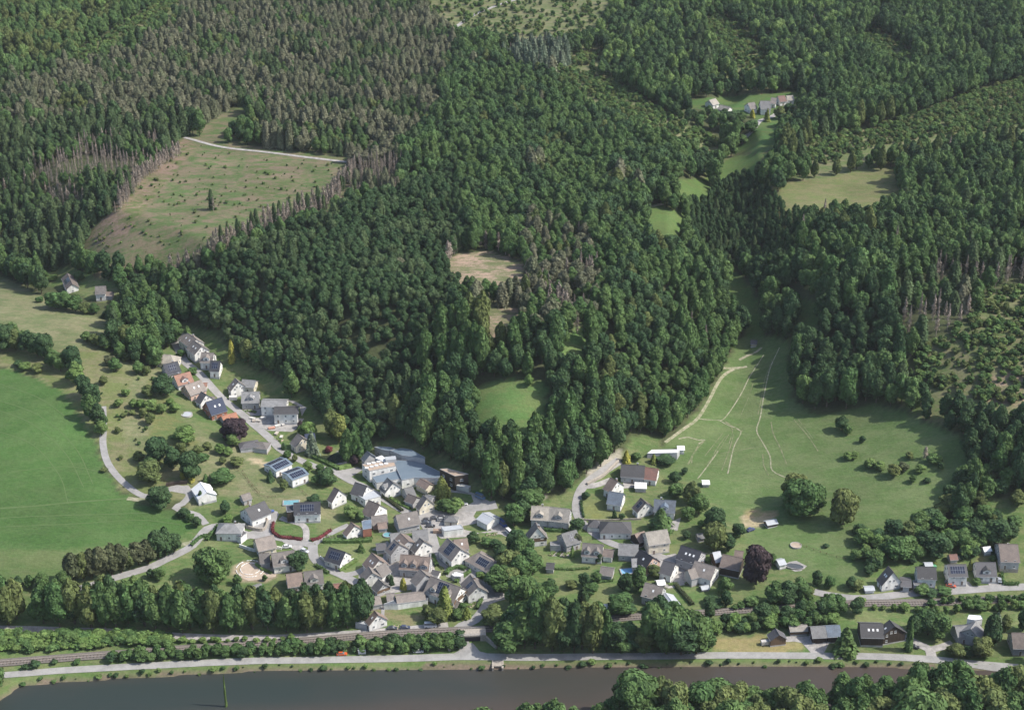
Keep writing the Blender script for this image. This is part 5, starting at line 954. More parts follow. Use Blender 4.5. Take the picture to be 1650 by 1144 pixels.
COLW = {'green': 'green', 'dark': 'dark green', 'olive': 'olive green', 'light': 'light green', 'spruce': 'deep green', 'brown': 'grey-brown', 'purple': 'purple-black', 'yellow': 'golden yellow', 'ygreen': 'yellow-green', 'blue': 'blue-grey', 'red': 'dark red', 'dead': 'bare grey', 'rust': 'rusty green'}
KW = {'b': 'round broadleaf tree', 'p': 'tall drooping tree', 'B': 'huge broad-crowned tree', 's': 'spruce', 'c': 'cone-shaped conifer', 'h': 'low shrub', 'x': 'dead spruce'}
PL = []     # hand-set plants: (u, v, h, w, kind, colour)
def T(c, L): 
    for r_ in L: u, v = px(c, r_[0], r_[1]); PL.append((u, v, *r_[2:]))
T('U', [(346,936,17,17,'B0','green'),(380,710,12,13.5,'B1','purple'),(1218,941,19,12.5,'B1','purple'),(571,750,7,5.5,'b0','purple'),(374,584,13,4.2,'c0','yellow'),(496,705,9,10,'b1','light'),(547,711,15,9,'p0','ygreen'),(534,705,16,8,'p1','olive'),(560,748,20,8,'p0','green'),(574,746,21,8,'p1','green'),(588,742,20,8,'p0','dark'),(503,733,13,7.5,'c1','blue'),(530,729,4,4.5,'b2','red'),(496,760,7,6,'b0','light'),(516,762,6,5,'b1','green'),(527,782,9,9,'b2','dark'),(510,780,6,7,'b0','green'),(436,775,6,4,'c1','dark'),(458,790,7.5,5,'b1','olive'),(457,724,3.5,3,'c0','dark'),(463,738,5,5,'b2','green'),(475,744,5,4,'b0','olive'),(484,690,5,4,'b0','purple')])
T('U', [(363,828,8.5,6.5,'b0','dark'),(367,841,4.5,6,'b1','light'),(506,814,6,8,'b2','dark'),(565,835,8.5,8,'b1','light'),(580,840,6.5,5,'b0','green'),(383,942,6,4.5,'b2','green'),(427,936,4,3,'b0','green'),(582,888,4,4,'c1','green'),(650,948,5.5,3.2,'c0','yellow'),(631,942,4.5,2.2,'c0','dark'),(628,936,4,4,'b1','blue'),(717,993,15,7,'c0','ygreen'),(690,996,8,6,'b2','olive'),(705,1005,8,9,'b0','olive'),(736,996,5.5,6,'b1','green'),(752,996,5.5,4,'c0','ygreen'),(744,982,4,5,'b0','green'),(728,909,5.5,6,'b2','dark'),(774,932,4,5.5,'b1','light'),(712,798,10,8.5,'c1','ygreen'),(718,824,6.5,9,'b0','green'),(737,820,7,7.5,'b1','light'),(728,826,5,7,'b2','green'),(763,874,7,7,'b0','dark'),(786,879,4.5,7,'b2','green'),(798,882,5,7,'b1','dark'),(481,917,9,9,'b2','dark')])
T('U', [(808,908,10,8.5,'p1','dark'),(835,906,14,9,'p0','green'),(851,919,12,10,'b0','green'),(804,950,12,13,'b1','green'),(818,948,11,10,'b2','olive'),(841,982,17,13,'B1','green'),(866,966,10,8,'b0','green'),(796,1005,8,11,'b2','olive'),(817,1004,5,8,'b0','light'),(820,925,12,11,'b2','olive'),(838,935,13,10,'p1','green'),(857,924,11,11,'b0','green'),(852,970,13,10,'b1','dark'),(888,945,5,4,'b2','dark'),(884,961,8,9,'b0','green'),(920,947,4.5,6.5,'b1','olive'),(941,945,8.5,5.5,'b2','dark'),(939,976,9.5,5,'p0','dark'),(960,937,6,6.5,'b0','green'),(954,955,5.5,7.5,'b1','green'),(999,988,9,12,'b2','green'),(1012,990,7,8,'b0','dark'),(1008,954,10,7,'p1','dark'),(1029,950,12,7.5,'p0','green'),(1053,930,8,7,'b1','olive')])
T('U', [(835,1040,17,10,'p1','dark'),(820,1047,13,12,'b0','green'),(862,1044,25,9,'p0','green'),(890,1049,24,10,'p1','olive'),(925,1051,23,7,'p0','dark'),(955,1052,22,8.5,'p1','olive'),(977,1050,19,5,'p0','green'),(1050,1046,21,10,'p1','green'),(1073,1053,19,12,'B1','green'),(1097,1055,17,13,'b1','dark'),(1122,1053,17,10,'p0','green'),(1118,1026,12,8,'b2','olive'),(1020,1048,9,9,'b0','dark'),(1000,1052,8,10,'b1','green'),(1035,1050,11,9,'b2','olive'),(1143,997,9,5,'p0','dark'),(908,1050,15,9,'b0','dark'),(1140,1048,9,6,'b1','green'),(1152,1020,6,6,'b2','light'),(1105,1010,9,8,'b0','dark'),(1085,1000,10,9,'b1','green')])
T('U', [(1168,957,10,8.5,'b0','green'),(1170,977,8,5,'p1','dark'),(1211,975,5,7.5,'b2','green'),(1250,973,11,9.5,'b1','green'),(1268,973,12,10,'b0','dark'),(1289,965,10,9,'b2','green'),(1303,961,6,6.5,'b1','olive'),(1244,909,5.5,4,'p0','green'),(1149,975,3.5,9,'b1','dark'),(1316,944,8,5,'p1','dark'),(1337,946,6.5,5.5,'b2','green'),(1372,948,7,7.5,'b0','dark'),(1150,886,14,11,'B1','olive'),(1151,862,14,11,'B1','dark'),(1174,888,10,7,'b0','dark'),(1190,864,8,7,'b2','dark'),(1106,868,5,4.5,'b0','dark'),(1064,854,11,12,'c1','green'),(930,857,8.5,8.5,'b1','dark'),(930,880,8,5,'b2','rust'),(922,898,6,2.2,'c0','light'),(965,907,6,4,'b1','dark'),(990,834,4,2.4,'c0','dark'),(1002,836,3.5,3.5,'b2','dark'),(1009,745,6.5,5,'c1','yellow'),(1053,746,5,3.8,'c1','ygreen'),(1034,777,4.5,3.2,'c0','yellow'),(1025,741,5,6,'b1','green'),(1072,746,4,10,'b2','dark'),(1087,777,7,7.5,'b0','dark'),(1089,799,8,8.5,'b2','green'),(1103,764,4.5,4,'b1','dark'),(1113,811,12,9,'p0','olive'),(1126,828,11.5,9.5,'b1','green'),(1108,836,7.5,7,'b2','green'),(944,803,4,5,'b0','dark'),(853,816,10,14,'B1','green'),(828,846,12,10,'b1','green'),(842,838,11,9,'b0','dark'),(832,896,13,11,'B1','dark'),(845,900,11,9,'b2','green'),(1130,850,5,5,'b0','light'),(1140,905,3,4,'b2','light'),(1046,975,3,4,'b0','green')])
T('Q', [(270,675,19,20,'B0','green'),(210,560,15,12,'B1','olive'),(370,630,13,12,'B1','green'),(610,745,17.5,14.5,'B1','olive'),(650,205,5,6,'b0','light'),(700,195,4,6,'b1','light'),(830,275,6,6.5,'b2','light'),(915,290,5.5,7,'b0','light'),(1030,345,7.5,8,'b1','olive'),(1110,305,5.5,6,'b2','rust'),(1160,200,4.5,5,'b0','olive'),(1290,200,6.5,3.5,'x0','dead'),(1350,240,6.5,7,'b1','green'),(1400,240,5,5,'b2','light'),(1255,310,4.5,7,'b0','light'),(1190,395,4.5,4.5,'b1','green'),(1420,295,5,3.4,'b2','dark'),(1305,400,2.5,4,'h1','dark'),(770,68,4.5,4.2,'b0','dark'),(750,820,5.5,8,'b0','dark'),(790,905,7.5,10,'b1','light'),(1030,845,8.5,9,'b2','dark'),(960,920,6,7,'b1','green'),(1150,855,8.5,9,'b0','olive'),(1220,870,8,8,'b2','green'),(1240,800,10,9,'b1','green'),(1390,800,9,9,'b0','green'),(1330,760,9,9,'b2','dark'),(1480,650,10,10,'b1','olive'),(1400,690,8,8,'b2','olive'),(1040,1045,12,13,'b0','green'),(1120,1010,10,10,'b2','green'),(1000,960,8,8,'b1','green'),(1390,1005,11,12,'b2','dark'),(1300,960,10,10,'b1','dark'),(1480,955,10,9,'b0','green'),(1600,930,9,9,'b2','green'),(870,1085,8,9,'b1','green'),(920,1000,7,8,'b0','green'),(715,1035,5.5,6,'b2','green'),(1180,1070,5,5,'b0','dark'),(1610,985,3.5,4,'b1','dark'),(1590,740,9,9,'b0','green'),(1640,700,8,8,'b1','dark'),(470,935,1.6,3.4,'h0','dark'),(1530,745,1.8,4,'h1','green'),(840,1120,6,6,'b2','dark')])
T('U', [(1356,693,9,8.5,'b1','dark'),(1366,700,6.5,5,'b2','green'),(1470,720,0.01,0.01,'h0','green')][:2])
T('W', []); 
T('U', [(167,620,6,6,'b0','olive'),(191,656,5.5,5.5,'b1','green'),(203,637,4,5,'b2','light'),(216,657,6,6,'b0','green'),(228,659,6.5,6.5,'b1','light'),(243,662,7.5,8,'b2','green'),(240,638,7.5,8.5,'b0','olive'),(264,637,11.5,12.5,'b1','dark'),(261,665,6,6,'b2','green'),(282,664,6,7,'b0','green'),(275,652,4,5,'b1','light'),(231,672,6,5,'b2','dark'),(243,683,7.5,7,'b0','olive'),(200,672,2.5,4,'h0','olive'),(213,668,2.5,4,'h1','olive'),(298,712,8.5,11,'b1','green'),(320,731,5,6.5,'b2','olive'),(334,724,5,5.5,'b0','olive'),(356,731,6.5,7,'b1','light'),(368,735,6,6,'b0','green'),(376,718,8,8,'b2','light'),(359,747,4.5,5,'b0','dark'),(382,750,5.5,8,'b1','dark'),(326,740,3,8,'h2','green'),(254,744,13,11.5,'B1','dark'),(279,756,12,9.5,'b0','dark'),(307,771,14.5,11,'B1','dark'),(292,733,8,6.5,'b2','dark'),(224,743,6.5,6.5,'b0','dark'),(243,752,7.5,8,'b1','green'),(240,777,11,12,'b2','olive'),(294,771,4.5,2.6,'c0','yellow'),(309,775,5.5,3.4,'c0','yellow'),(259,817,10.5,12,'B1','dark'),(324,810,6.5,3.2,'c0','dark'),(346,800,5,4.5,'b0','olive'),(332,777,4.5,4,'c1','green'),(358,777,6,11,'b2','green'),(296,833,5.5,7,'b1','dark'),(307,839,4.5,5,'b2','green'),(317,849,6.5,6,'b0','dark'),(190,697,3,4,'h2','dark'),(195,740,2,3,'h1','dark'),(168,760,2.2,4,'h0','dark')])
T('U', [(120,938,15,9,'p0','rust'),(135,934,14,8,'p1','olive'),(148,932,15,8,'p0','rust'),(164,930,16,9,'p1','rust'),(181,926,16,9,'p0','rust'),(196,922,15,8,'p1','rust'),(208,917,11,8,'b0','olive'),(224,910,12,9,'b1','rust'),(239,907,12,9,'p0','rust'),(255,900,15,10,'p1','dark'),(268,896,15,8,'p0','dark'),(281,890,12,8,'b2','dark')])
T('U', [(8,562,14,14,'B1','dark'),(26,564,12,10,'b0','olive'),(46,568,13,10,'b1','dark'),(60,574,13,10,'b2','dark'),(74,578,14,10,'B1','dark'),(85,592,11,9,'b0','green'),(98,598,11,9,'b1','green'),(118,598,14,11,'B1','dark'),(124,620,13,10,'b0','green'),(136,642,14,9,'b1','dark'),(150,655,13,9,'b2','dark'),(148,675,14,9,'p0','green'),(160,690,14,9,'b0','dark'),(164,702,10,8,'b1','green'),(60,600,6,7,'b1','olive'),(40,596,5,7,'b2','light'),(112,612,6,5,'b0','light'),(30,590,4,6,'b1','dark'),
 (90,497,10,11,'b2','green'),(106,499,11,11,'b0','green'),(122,502,10,9,'b1','green'),(138,505,8,8,'b2','olive'),(152,506,8,8,'b0','green'),(170,512,4.5,5,'b1','dark'),(64,487,4,5,'b2','green'),(140,550,7,8,'b0','green'),(152,556,8,7,'b1','olive'),(163,560,9,7,'b2','olive'),(175,563,8,7,'b0','green'),(186,598,9,8,'b1','green'),(178,588,6,7,'b2','rust'),(223,603,9,8,'b0','green'),(205,582,6,7,'b1','olive'),(236,604,6,6,'b2','olive'),
 (188,560,16,11,'B1','dark'),(203,564,15,11,'B1','olive'),(220,567,16,12,'B1','green'),(238,566,15,11,'b0','green'),(254,562,16,11,'b1','dark'),(270,560,15,10,'b2','dark'),(284,552,14,9,'b0','green'),(246,590,9,8,'b2','green'),(30,440,7,8,'b0','blue'),(42,441,8,9,'b1','dark'),(10,436,6,8,'b0','green'),(18,440,4,6,'b1','green'),(70,446,5,8,'b0','green'),(85,452,4,7,'b2','light'),(128,452,7,7,'b1','green'),(304,556,11,6,'c0','green'),(292,575,5,6,'b1','green'),(286,600,5,5,'b0','green'),(310,602,4,6,'b2','green'),(336,590,5,5,'c1','dark'),(420,590,13,10,'b1','green'),(400,582,13,9,'p0','olive'),(440,600,15,9,'p1','green'),(470,640,16,9,'p0','green'),(520,668,18,10,'p1','dark')])
T('I', [(1190,380,0,0,'h0','green')][:0]); 
T('I', [(690,1075,15,3.6,'c0','green'),(730,960,11,7,'p0','dark'),(160,1085,12,11,'c1','green'),(790,930,12,10,'b0','green'),(850,940,12,11,'b1','dark'),(930,960,12,10,'b2','green'),(1375,1050,17,8,'p0','dark'),(1410,960,12,5,'c0','blue'),(1490,920,9,6,'b0','olive'),(1640,910,11,6,'p1','dark'),(1080,1120,6,8,'b1','olive'),(1290,1120,9,9,'b2','olive'),(1190,1120,5,6,'b0','dark'),(1255,520,4,5,'b0','green'),(1200,400,5,2.4,'c0','ygreen'),(905,365,1.6,2.6,'h0','ygreen'),(980,600,4,8,'b1','green'),(800,600,5,8,'b2','green'),(870,620,4,8,'b0','dark'),(1390,330,3,3.4,'h1','green'),(250,560,6,7,'b2','olive'),(60,590,0.1,0.1,'h0','green')][:-1])
T('U', [(845,1043,20,10,'p0','green'),(875,1038,24,10,'p1','green'),(906,1042,22,10,'p0','dark'),(938,1046,21,9,'p1','olive'),(965,1042,20,9,'p0','green'),(990,1048,13,9,'b1','dark'),(1010,1040,12,9,'b2','green'),(1060,1036,21,10,'p1','dark'),(1085,1042,18,11,'p0','green'),(1108,1046,17,11,'B1','green'),(1130,1042,13,10,'b0','green'),(828,1030,15,10,'p0','green'),(812,1040,12,9,'b2','olive'),(1040,1052,10,8,'b0','green')])
T('U', [(1152,196,9,9,'b0','green'),(1166,192,9,8,'b1','dark'),(1180,203,11,12,'b2','dark'),(1196,196,8,8,'b0','green'),(1212,190,6,4,'c0','yellow'),(1236,196,9,5,'c1','ygreen'),(1256,192,9,9,'b1','olive'),(1270,186,9,9,'b2','dark'),(1142,185,8,8,'b0','green'),(1225,182,5,5,'b0','green'),(1262,205,10,10,'b1','dark'),(1210,214,9,9,'b2','green'),(1190,215,9,10,'b0','green'),(1196,232,8,8,'b1','green')])
T('U', [(365,1143,16.5,1.1,'c0','light')])  # slim green spike standing in the river, no real conifer, only that plant shape
used = set(); FAM = {}
def near_house(x, y):
    return sorted(HOUSES, key=lambda q: (q[0] - x) ** 2 + (q[1] - y) ** 2)[:4]
ADJ = ['', 'full-crowned', 'slightly uneven', 'compact']
def unique_label(x, y, kind, col, h):
    size = 'tall' if h > 14 else 'medium-height' if h > 7.5 else 'small'
    base = ('%s %s %s' % (size, COLW[col], KW[kind[0]])).replace('tall tall', 'tall').replace('small low', 'low')
    for q in near_house(x, y):
        dx, dy = x - q[0], y - q[1]
        w1 = 'right of' if dx > 0 else 'left of'; w2 = 'behind' if dy > 0 else 'in front of'
        for rel in ((w1, w2) if abs(dx) > abs(dy) else (w2, w1)):
            s_ = ' '.join(q[2].replace(',', '').split()[:9]); 
            while s_.split()[-1] in ('of', 'the', 'a', 'with', 'and', 'at', 'in', 'to', 'on', 'its', 'than', 'from', 'between', 'just', 'by', 'behind', 'beside', 'above', 'below', 'left', 'right', 'facing', 'two', 'big', 'under', 'attached', 'almost'): s_ = ' '.join(s_.split()[:-1])
            lb = base + ' ' + rel + ' the ' + s_
            lb = ' '.join(lb.split()[:16])
            if lb not in used: used.add(lb); return lb, None
    lb = base + ' among several alike near the ' + ' '.join(q[2].split()[:5]); return lb, 'look-alike trees near the ' + ' '.join(q[2].split()[:5])
PLXY = []
for (u, v, h, wd, kd, col) in PL:
    if kd[0] == 'b' and wd < 9 and v < 1000: h *= .85; wd *= .88
    if kd[0] == 'b' and u < 400 and 610 < v < 740 and col == 'green': col = 'light'
    if u < 430 and 600 < v < 765 and h < 8 and col == 'dark': col = 'olive'
    if 1020 < v < 1060 and 815 < u < 1150 and h > 12: wd *= 1.25; h *= 1.12
    p = at(u, v); PLXY.append((p[0], p[1], wd / 2)); lb, gr = unique_label(p[0], p[1], kd, col, h); plant(p[0], p[1], h, wd, kd, col, lb, gr); OCC.append((p[0], p[1], wd * .4))
# ---------------------------------------------------------------- rows, hedges, scrub, forest
OA = np.array(OCC); CELL = 12.0; GRID = {}
for i, (x, y, r_) in enumerate(OA): GRID.setdefault((int(x // CELL), int(y // CELL)), []).append(i)
def free(x, y, r_=1.0):
    cx_, cy_ = int(x // CELL), int(y // CELL)
    for i in (-1, 0, 1):
        for j in (-1, 0, 1):
            for k_ in GRID.get((cx_ + i, cy_ + j), ()):
                q = OA[k_]
                if (q[0] - x) ** 2 + (q[1] - y) ** 2 < (q[2] + r_) ** 2: return False
    return True
AUTO = []     # (x, y, h, w, kind, colour, family, label, group)
def row(P, step, h0, h1, kinds, cols, label, group, wr=(.9, 1.2), jit=.25, chk=False, wabs=None):
    L = smooth_line([at(*p) for p in P], .5); d = 0; nxt = 0
    for i in range(1, len(L)):
        d += np.linalg.norm(L[i] - L[i - 1])
        if d >= nxt:
            nxt = d + step * random.uniform(.75, 1.25); h = random.uniform(h0, h1); x = L[i][0] + random.uniform(-jit, jit) * step; y = L[i][1] + random.uniform(-jit, jit) * step
            if chk and not free(x, y, .3): continue
            kd = random.choice(kinds); cl = random.choice(cols); cl = 'dead' if kd[0] == 'x' else ('spruce' if cl == 'dead' else cl); AUTO.append((x, y, h, (wabs or h) * random.uniform(*wr), kd, cl, label, group))
TB = ['p0', 'p1', 'p0', 'b1']
for dv, hh in ((-4, 0), (-13, 1)):
    row([(-60,1010 + dv),(0,1009 + dv),(30,1009 + dv)], 6, 18, 22, TB, ['olive', 'green'], 'tall tree in the dense tree belt above the railway, left end before the gap', 'trees of the belt above the railway, left end', (1, 1), wabs=10)
    row([(68,1010 + dv),(200,1013 + dv),(300,1021 + dv)], 5.6, 18.5, 23, TB, ['green', 'dark', 'green', 'olive'], 'tall tree in the left half of the dense tree belt above the railway', 'trees of the belt above the railway, left half', (1, 1), wabs=10.5)
    row([(300,1021 + dv),(440,1021 + dv),(500,1019 + dv),(585,1012 + dv)], 5.2, 18, 22, TB, ['green', 'dark', 'olive', 'green'], 'tall drooping tree in the right half of the belt above the railway', 'trees of the belt above the railway, right half', (1, 1), wabs=9.5)
SC = ['h0', 'h1', 'h2']; 
for dv in (0, 5, 10, 15, 20): row([(-60,1026 + dv),(100,1026 + dv),(200,1024 + dv * .7),(275,1028 + dv * .5)], 2.4, 1.6, 4.0, SC, ['light', 'green', 'light'], 'bright scrub bush on the bank between belt road and railway, left part', 'scrub bushes on the left railway bank', (1.3, 2.2))
row([(275,1036),(400,1033),(480,1030)], 3.5, 1.5, 2.6, SC, ['light'], 'bright scrub bush on the bank between belt road and railway, left part', 'scrub bushes on the left railway bank', (1.3, 1.8))
for dv in (0, 5): row([(180,1066 - dv),(300,1060 - dv),(420,1055 - dv),(600,1050 - dv * 1.4),(740,1044 - dv * 1.6)], 3.2, 3, 5.6, SC + ['b0', 'b1'], ['green', 'dark', 'green'], 'bush in the thick hedge between railway and river road, west of the underpass', 'bushes between railway and river road', (.9, 1.3))
row([(600,1042),(680,1036),(745,1030)], 3.4, 3, 5.2, SC, ['green', 'dark'], 'bush in the thick hedge between railway and river road, west of the underpass', 'bushes between railway and river road', (1, 1.4))
row([(0,1078),(60,1074),(140,1069)], 7, 1.5, 3.2, SC, ['green', 'dark'], 'low bush beside the left end of the river road', 'bushes beside the left end of the river road', (1.2, 1.8))
row([(40,1101),(100,1097),(160,1092),(270,1086),(400,1079),(500,1076),(650,1075),(850,1073.5),(1000,1073),(1100,1072),(1245,1070),(1420,1072),(1480,1074)], 4.5, .4, 2.2, SC, ['green', 'dark', 'light'], 'small bush at the waterline of the river', 'small bushes along the waterline', (1.2, 2.2), .3)
for dv in (0, 7, 14): row([(1135,1008 + dv),(1200,1003 + dv),(1290,996 + dv),(1350,990 + dv)], 4, 3, 6, SC + ['b0', 'b2'], ['green', 'dark', 'light'], 'bush on the slope between railway and riverside meadow', 'bushes between railway and riverside meadow', (.9, 1.3))
row([(1225,1002),(1262,998),(1300,994),(1350,990),(1400,986)], 5, 7, 10, ['b0', 'b1', 'b2'], ['green', 'dark'], 'tree in the row behind the long riverside barn', 'trees behind the long riverside barn', (.8, 1.0))
row([(1495,990),(1540,985),(1600,982),(1660,980)], 4, 3, 6, SC + ['b1'], ['green', 'light'], 'bush on the slope below the east road', 'bushes below the east road', (.9, 1.3))
row([(1500,975),(1560,970),(1620,967),(1680,964)], 4, 2.5, 4, SC, ['green'], 'bush on the slope below the east road', 'bushes below the east road', (1, 1.4))
row([(1385,975),(1440,985),(1480,985)], 5, 2, 4, SC, ['light'], 'bush on the slope between railway and riverside meadow', 'bushes between railway and riverside meadow', (1, 1.5))
row([(865,985),(900,980),(960,985),(1060,985),(1110,978)], 5, 2.5, 4.5, SC, ['green', 'dark'], 'bush along the garden side of the railway', 'bushes along the garden side of the railway', (1, 1.4))
row([(1330,965),(1250,975),(1160,982)], 5, 2, 3.4, SC, ['green'], 'bush along the garden side of the railway', 'bushes along the garden side of the railway', (1, 1.5))
row([(100,950),(60,950),(30,948),(24,965)], 6, 6, 10, ['b0', 'b1'], ['green', 'dark'], 'tree at the left meadow corner above the tree belt', 'trees at the left meadow corner', (.7, .9))
row([(180,955),(205,950),(225,940),(250,930),(275,935)], 6, 4, 8, ['b0', 'b1', 'b2'], ['green', 'light', 'dark'], 'garden tree between west street and the tree belt', 'garden trees between west street and tree belt', (.8, 1.1))
row([(1400,925),(1430,905),(1470,890)], 5, 4, 7, ['b0', 'b1', 'b2'], ['green', 'dark'], 'tree of the orchard edge above the eastern row', 'trees of the orchard edge', (.8, 1.1))
row([(1560,870),(1600,875),(1640,872)], 6, 8, 12, ['b0', 'b1', 'b2'], ['green', 'dark'], 'tree of the wood edge above the eastern row', 'trees at the wood edge above the eastern row', (.8, 1))
for dv in (0, 6, 12): row([(275,440 + dv),(340,408 + dv),(400,375 + dv),(460,350 + dv),(520,328 + dv),(550,298 + dv),(572,272 + dv)], 4.2, 8, 13, ['x0', 'x1', 's0', 'x0'], ['dead', 'dead', 'spruce'], 'thin half-dead spruce along the lower right rim of the large clearcut', 'half-dead spruces along the lower right rim of the large clearcut', (.28, .34))
for dv in (0, 6): row([(192,336 + dv),(212,305 + dv),(240,278 + dv),(290,246 + dv)], 3.4, 7, 11, ['x0', 'x1'], ['dead'], 'bare pinkish-grey spruce along the upper left rim of the large clearcut', 'bare spruces along the upper left rim of the large clearcut', (.3, .4))
row([(720,424),(742,404),(790,402),(842,420)], 3.6, 9, 14, ['x0', 'x1', 's1', 'p0'], ['dead', 'green'], 'tree standing bare-stemmed behind the small brown clearing', 'trees behind the small brown clearing', (.3, .4))
for dv in (0, 10, 20): row([(850,455 + dv),(890,478 + dv),(930,520 + dv)], 4, 8, 13, ['x0', 'x1'], ['dead'], 'pale dead spruce in the strip running down from the small brown clearing', 'pale dead spruces below the small brown clearing', (.28, .36))
# clipped hedges: one long leafy body each
def hedge(c, P, h, th, mat, label, cat='hedge'):
    L = smooth_line([at(*px(c, *p)) for p in P], 1.0); n = len(L); rs = np.random.default_rng(n); V, Fs = [], []
    l, r = strip_pts(L, th); prof = [(l, -.3), (l, h * .8), (L, h), (r, h * .8), (r, -.3)]
    core = np.concatenate([np.c_[q, hgt(q[:, 0], q[:, 1]) + z_ * (1 + (rs.uniform(-.1, .1, n) if z_ > 0 else 0))] for q, z_ in prof]); Fs = [(j * n + i, (j + 1) * n + i, (j + 1) * n + i + 1, j * n + i + 1) for j in range(4) for i in range(n - 1)]
    m_ = n * 16; k_ = rs.integers(0, n, m_); sd = rs.uniform(-1, 1, m_); q = L[k_] + (l[k_] - r[k_]) / 2 * sd[:, None] * 1.1 + rs.uniform(-.5, .5, (m_, 2)); z = hgt(q[:, 0], q[:, 1]) + h * np.where(abs(sd) > .7, rs.uniform(.1, 1, m_), 1.02)
    cv, cf = cards(np.c_[q, z], np.c_[(l[k_] - r[k_]) * sd[:, None], np.full(m_, .8)] + rs.normal(size=(m_, 3)) * .3, .45, 1.1, rs)
    tag(obj('hedge', mesh_np('hedge', np.concatenate([core, cv]), Fs + [tuple(int(i) + len(core) for i in f) for f in cf], FO[mat])), label, cat)
hedge('D', [(620,330),(618,400),(680,445),(780,455),(860,468)], 1.3, 1.2, 'red', 'dark red hedge curving round the front lawn of the modern white house')
hedge('D', [(940,472),(1010,450),(1095,392)], 1.3, 1.1, 'red', 'short red hedge right of the house driveway')
hedge('D', [(975,680),(1020,708),(1080,742)], 1.3, 1.3, 'green', 'green hedge on the lower side of the south street')
hedge('D', [(1170,725),(1230,690),(1310,640)], 1.4, 1.4, 'light', 'light green hedge below the black solar-roofed house')
hedge('D', [(480,672),(530,710),(610,745)], 1.1, 1.0, 'light', 'bright low hedge between riding ground and dormered house')
hedge('D', [(70,470),(110,420),(165,350)], 1.4, 1.2, 'green', 'green hedge along the bluish house at the street fork')
hedge('F', [(300,798),(390,805),(485,800)], 1.6, 1.5, 'green', 'straight hedge in front of the beige double roof')
hedge('B', [(640,500),(740,545),(860,605)], 1.8, 2.4, 'green', 'long clipped hedge on the street side of the pond')
hedge('B', [(850,600),(900,590),(950,580)], 1.8, 2.2, 'light', 'lighter hedge piece at the works entrance')
hedge('C', [(395,520),(480,580),(560,640)], 1.4, 1.3, 'rust', 'brownish hedge along the street above the long former barn')
hedge('C', [(690,880),(600,600),(605,602)][:0] or [(430,510),(520,570),(620,620)], 1.0, 1.6, 'light', 'flower hedge between street and the works cottages')
hedge('E', [(712,290),(722,330),(745,375)], 1.5, 1.6, 'green', 'bright hedge strip between the street and the long farmhouse')
hedge('E', [(820,445),(850,405),(920,388),(975,405)], 1.8, 1.6, 'green', 'curved hedge round the white low carport')
hedge('E', [(900,508),(960,465),(1015,425)], 1.6, 1.4, 'green', 'straight hedge right of the white low carport')
hedge('E', [(1080,515),(1120,560),(1122,620),(1100,680),(1075,730)], 1.5, 1.5, 'green', 'curved hedge along the inner side of the street bend')
hedge('D', [(1040,480),(1130,480),(1290,480),(1440,470)], 1.8, 2.2, 'green', 'long hedge below the white gable with black left slope')
hedge('I', [(1465,440),(1470,480),(1490,525),(1600,525)], 1.4, 1.2, 'green', 'hedge round the lawn of the shaded large house')
hedge('I', [(1385,230),(1395,280),(1440,330)], 1.4, 1.2, 'dark', 'dark hedge left of the shaded large house')
hedge('H', [(150,640),(220,720),(290,800)], 1.5, 1.6, 'rust', 'brown-green hedge right of the pale metal wing')
hedge('F', [(600,560),(605,620),(620,690)], .9, .8, 'dark', 'row of small dark plants along the lawn edge at the east lane')
hedge('L', [(1075,720),(1140,660),(1195,700)][:2] + [(1200,640)], 1.4, 1.3, 'green', 'hedge above the huge tree at the west street')
hedge('G', [(280,500),(420,505),(560,495)], .8, .8, 'green', 'thin hedge line across the garden strips')
hedge('G', [(560,620),(650,610),(760,595)], 1.0, 1.2, 'green', 'thin hedge through the gardens east of the big trees')
# loose garden shrubs in the village
GS = 'garden shrubs of the village'
vil = [p for P in AREA['village'] for p in P]
cnt = 0
for _ in range(9000):
    u, v = random.uniform(260, 1640), random.uniform(545, 1000)
    if cnt > 240: break
    if not inpoly(np.array([u]), np.array([v]), AREA['village'][0])[0] or inpoly(np.array([u]), np.array([v]), AREA['meadow'][0])[0]: continue
    p = at(u, v)
    if not free(p[0], p[1], 1.6): continue
    if v > 930 and u < 560: continue
    cnt += 1; h = random.choice((1.3, 1.8, 2.4, 3.2, 4.2)); kd = random.choice(SC)
    zone = 'in the upper lane gardens' if v < 740 and u < 560 else 'in the eastern gardens' if u > 860 else 'in the gardens of the village core'
    AUTO.append((p[0], p[1], h, h * random.uniform(.9, 1.5), kd, random.choice(['green', 'dark', 'light', 'olive', 'green']), 'small rounded garden shrub ' + zone, GS + ' ' + zone)); 
def scatter(P, n, h0, h1, kinds, cols, label, group, wr=(.9, 1.3), c='U'):
    P = [px(c, *p) for p in P]; xs = [p[0] for p in P]; ys = [p[1] for p in P]; k_ = 0
    for _ in range(n * 12):
        u, v = random.uniform(min(xs), max(xs)), random.uniform(min(ys), max(ys))
        if not inpoly(np.array([u]), np.array([v]), P)[0]: continue
        p = at(u, v)
        if not free(p[0], p[1], .8): continue
        h = random.uniform(h0, h1); AUTO.append((p[0], p[1], h, h * random.uniform(*wr), random.choice(kinds), random.choice(cols), label, group)); k_ += 1
        if k_ >= n: return
scatter([(150,640),(250,600),(300,690),(350,710),(300,760),(230,720),(180,690)], 26, .8, 2, SC, ['olive', 'green'], 'low tuft of scrub on the dry slope meadow', 'scrub tufts on the dry slope meadow')
scatter([(1390,880),(1450,860),(1540,850),(1620,870),(1560,910),(1470,905),(1395,920)], 40, 3, 7, ['b0', 'b1', 'b2', 'h0'], ['green', 'dark', 'light'], 'tree of the loose orchard above the eastern row', 'trees of the loose orchard above the eastern row', (.9, 1.2))
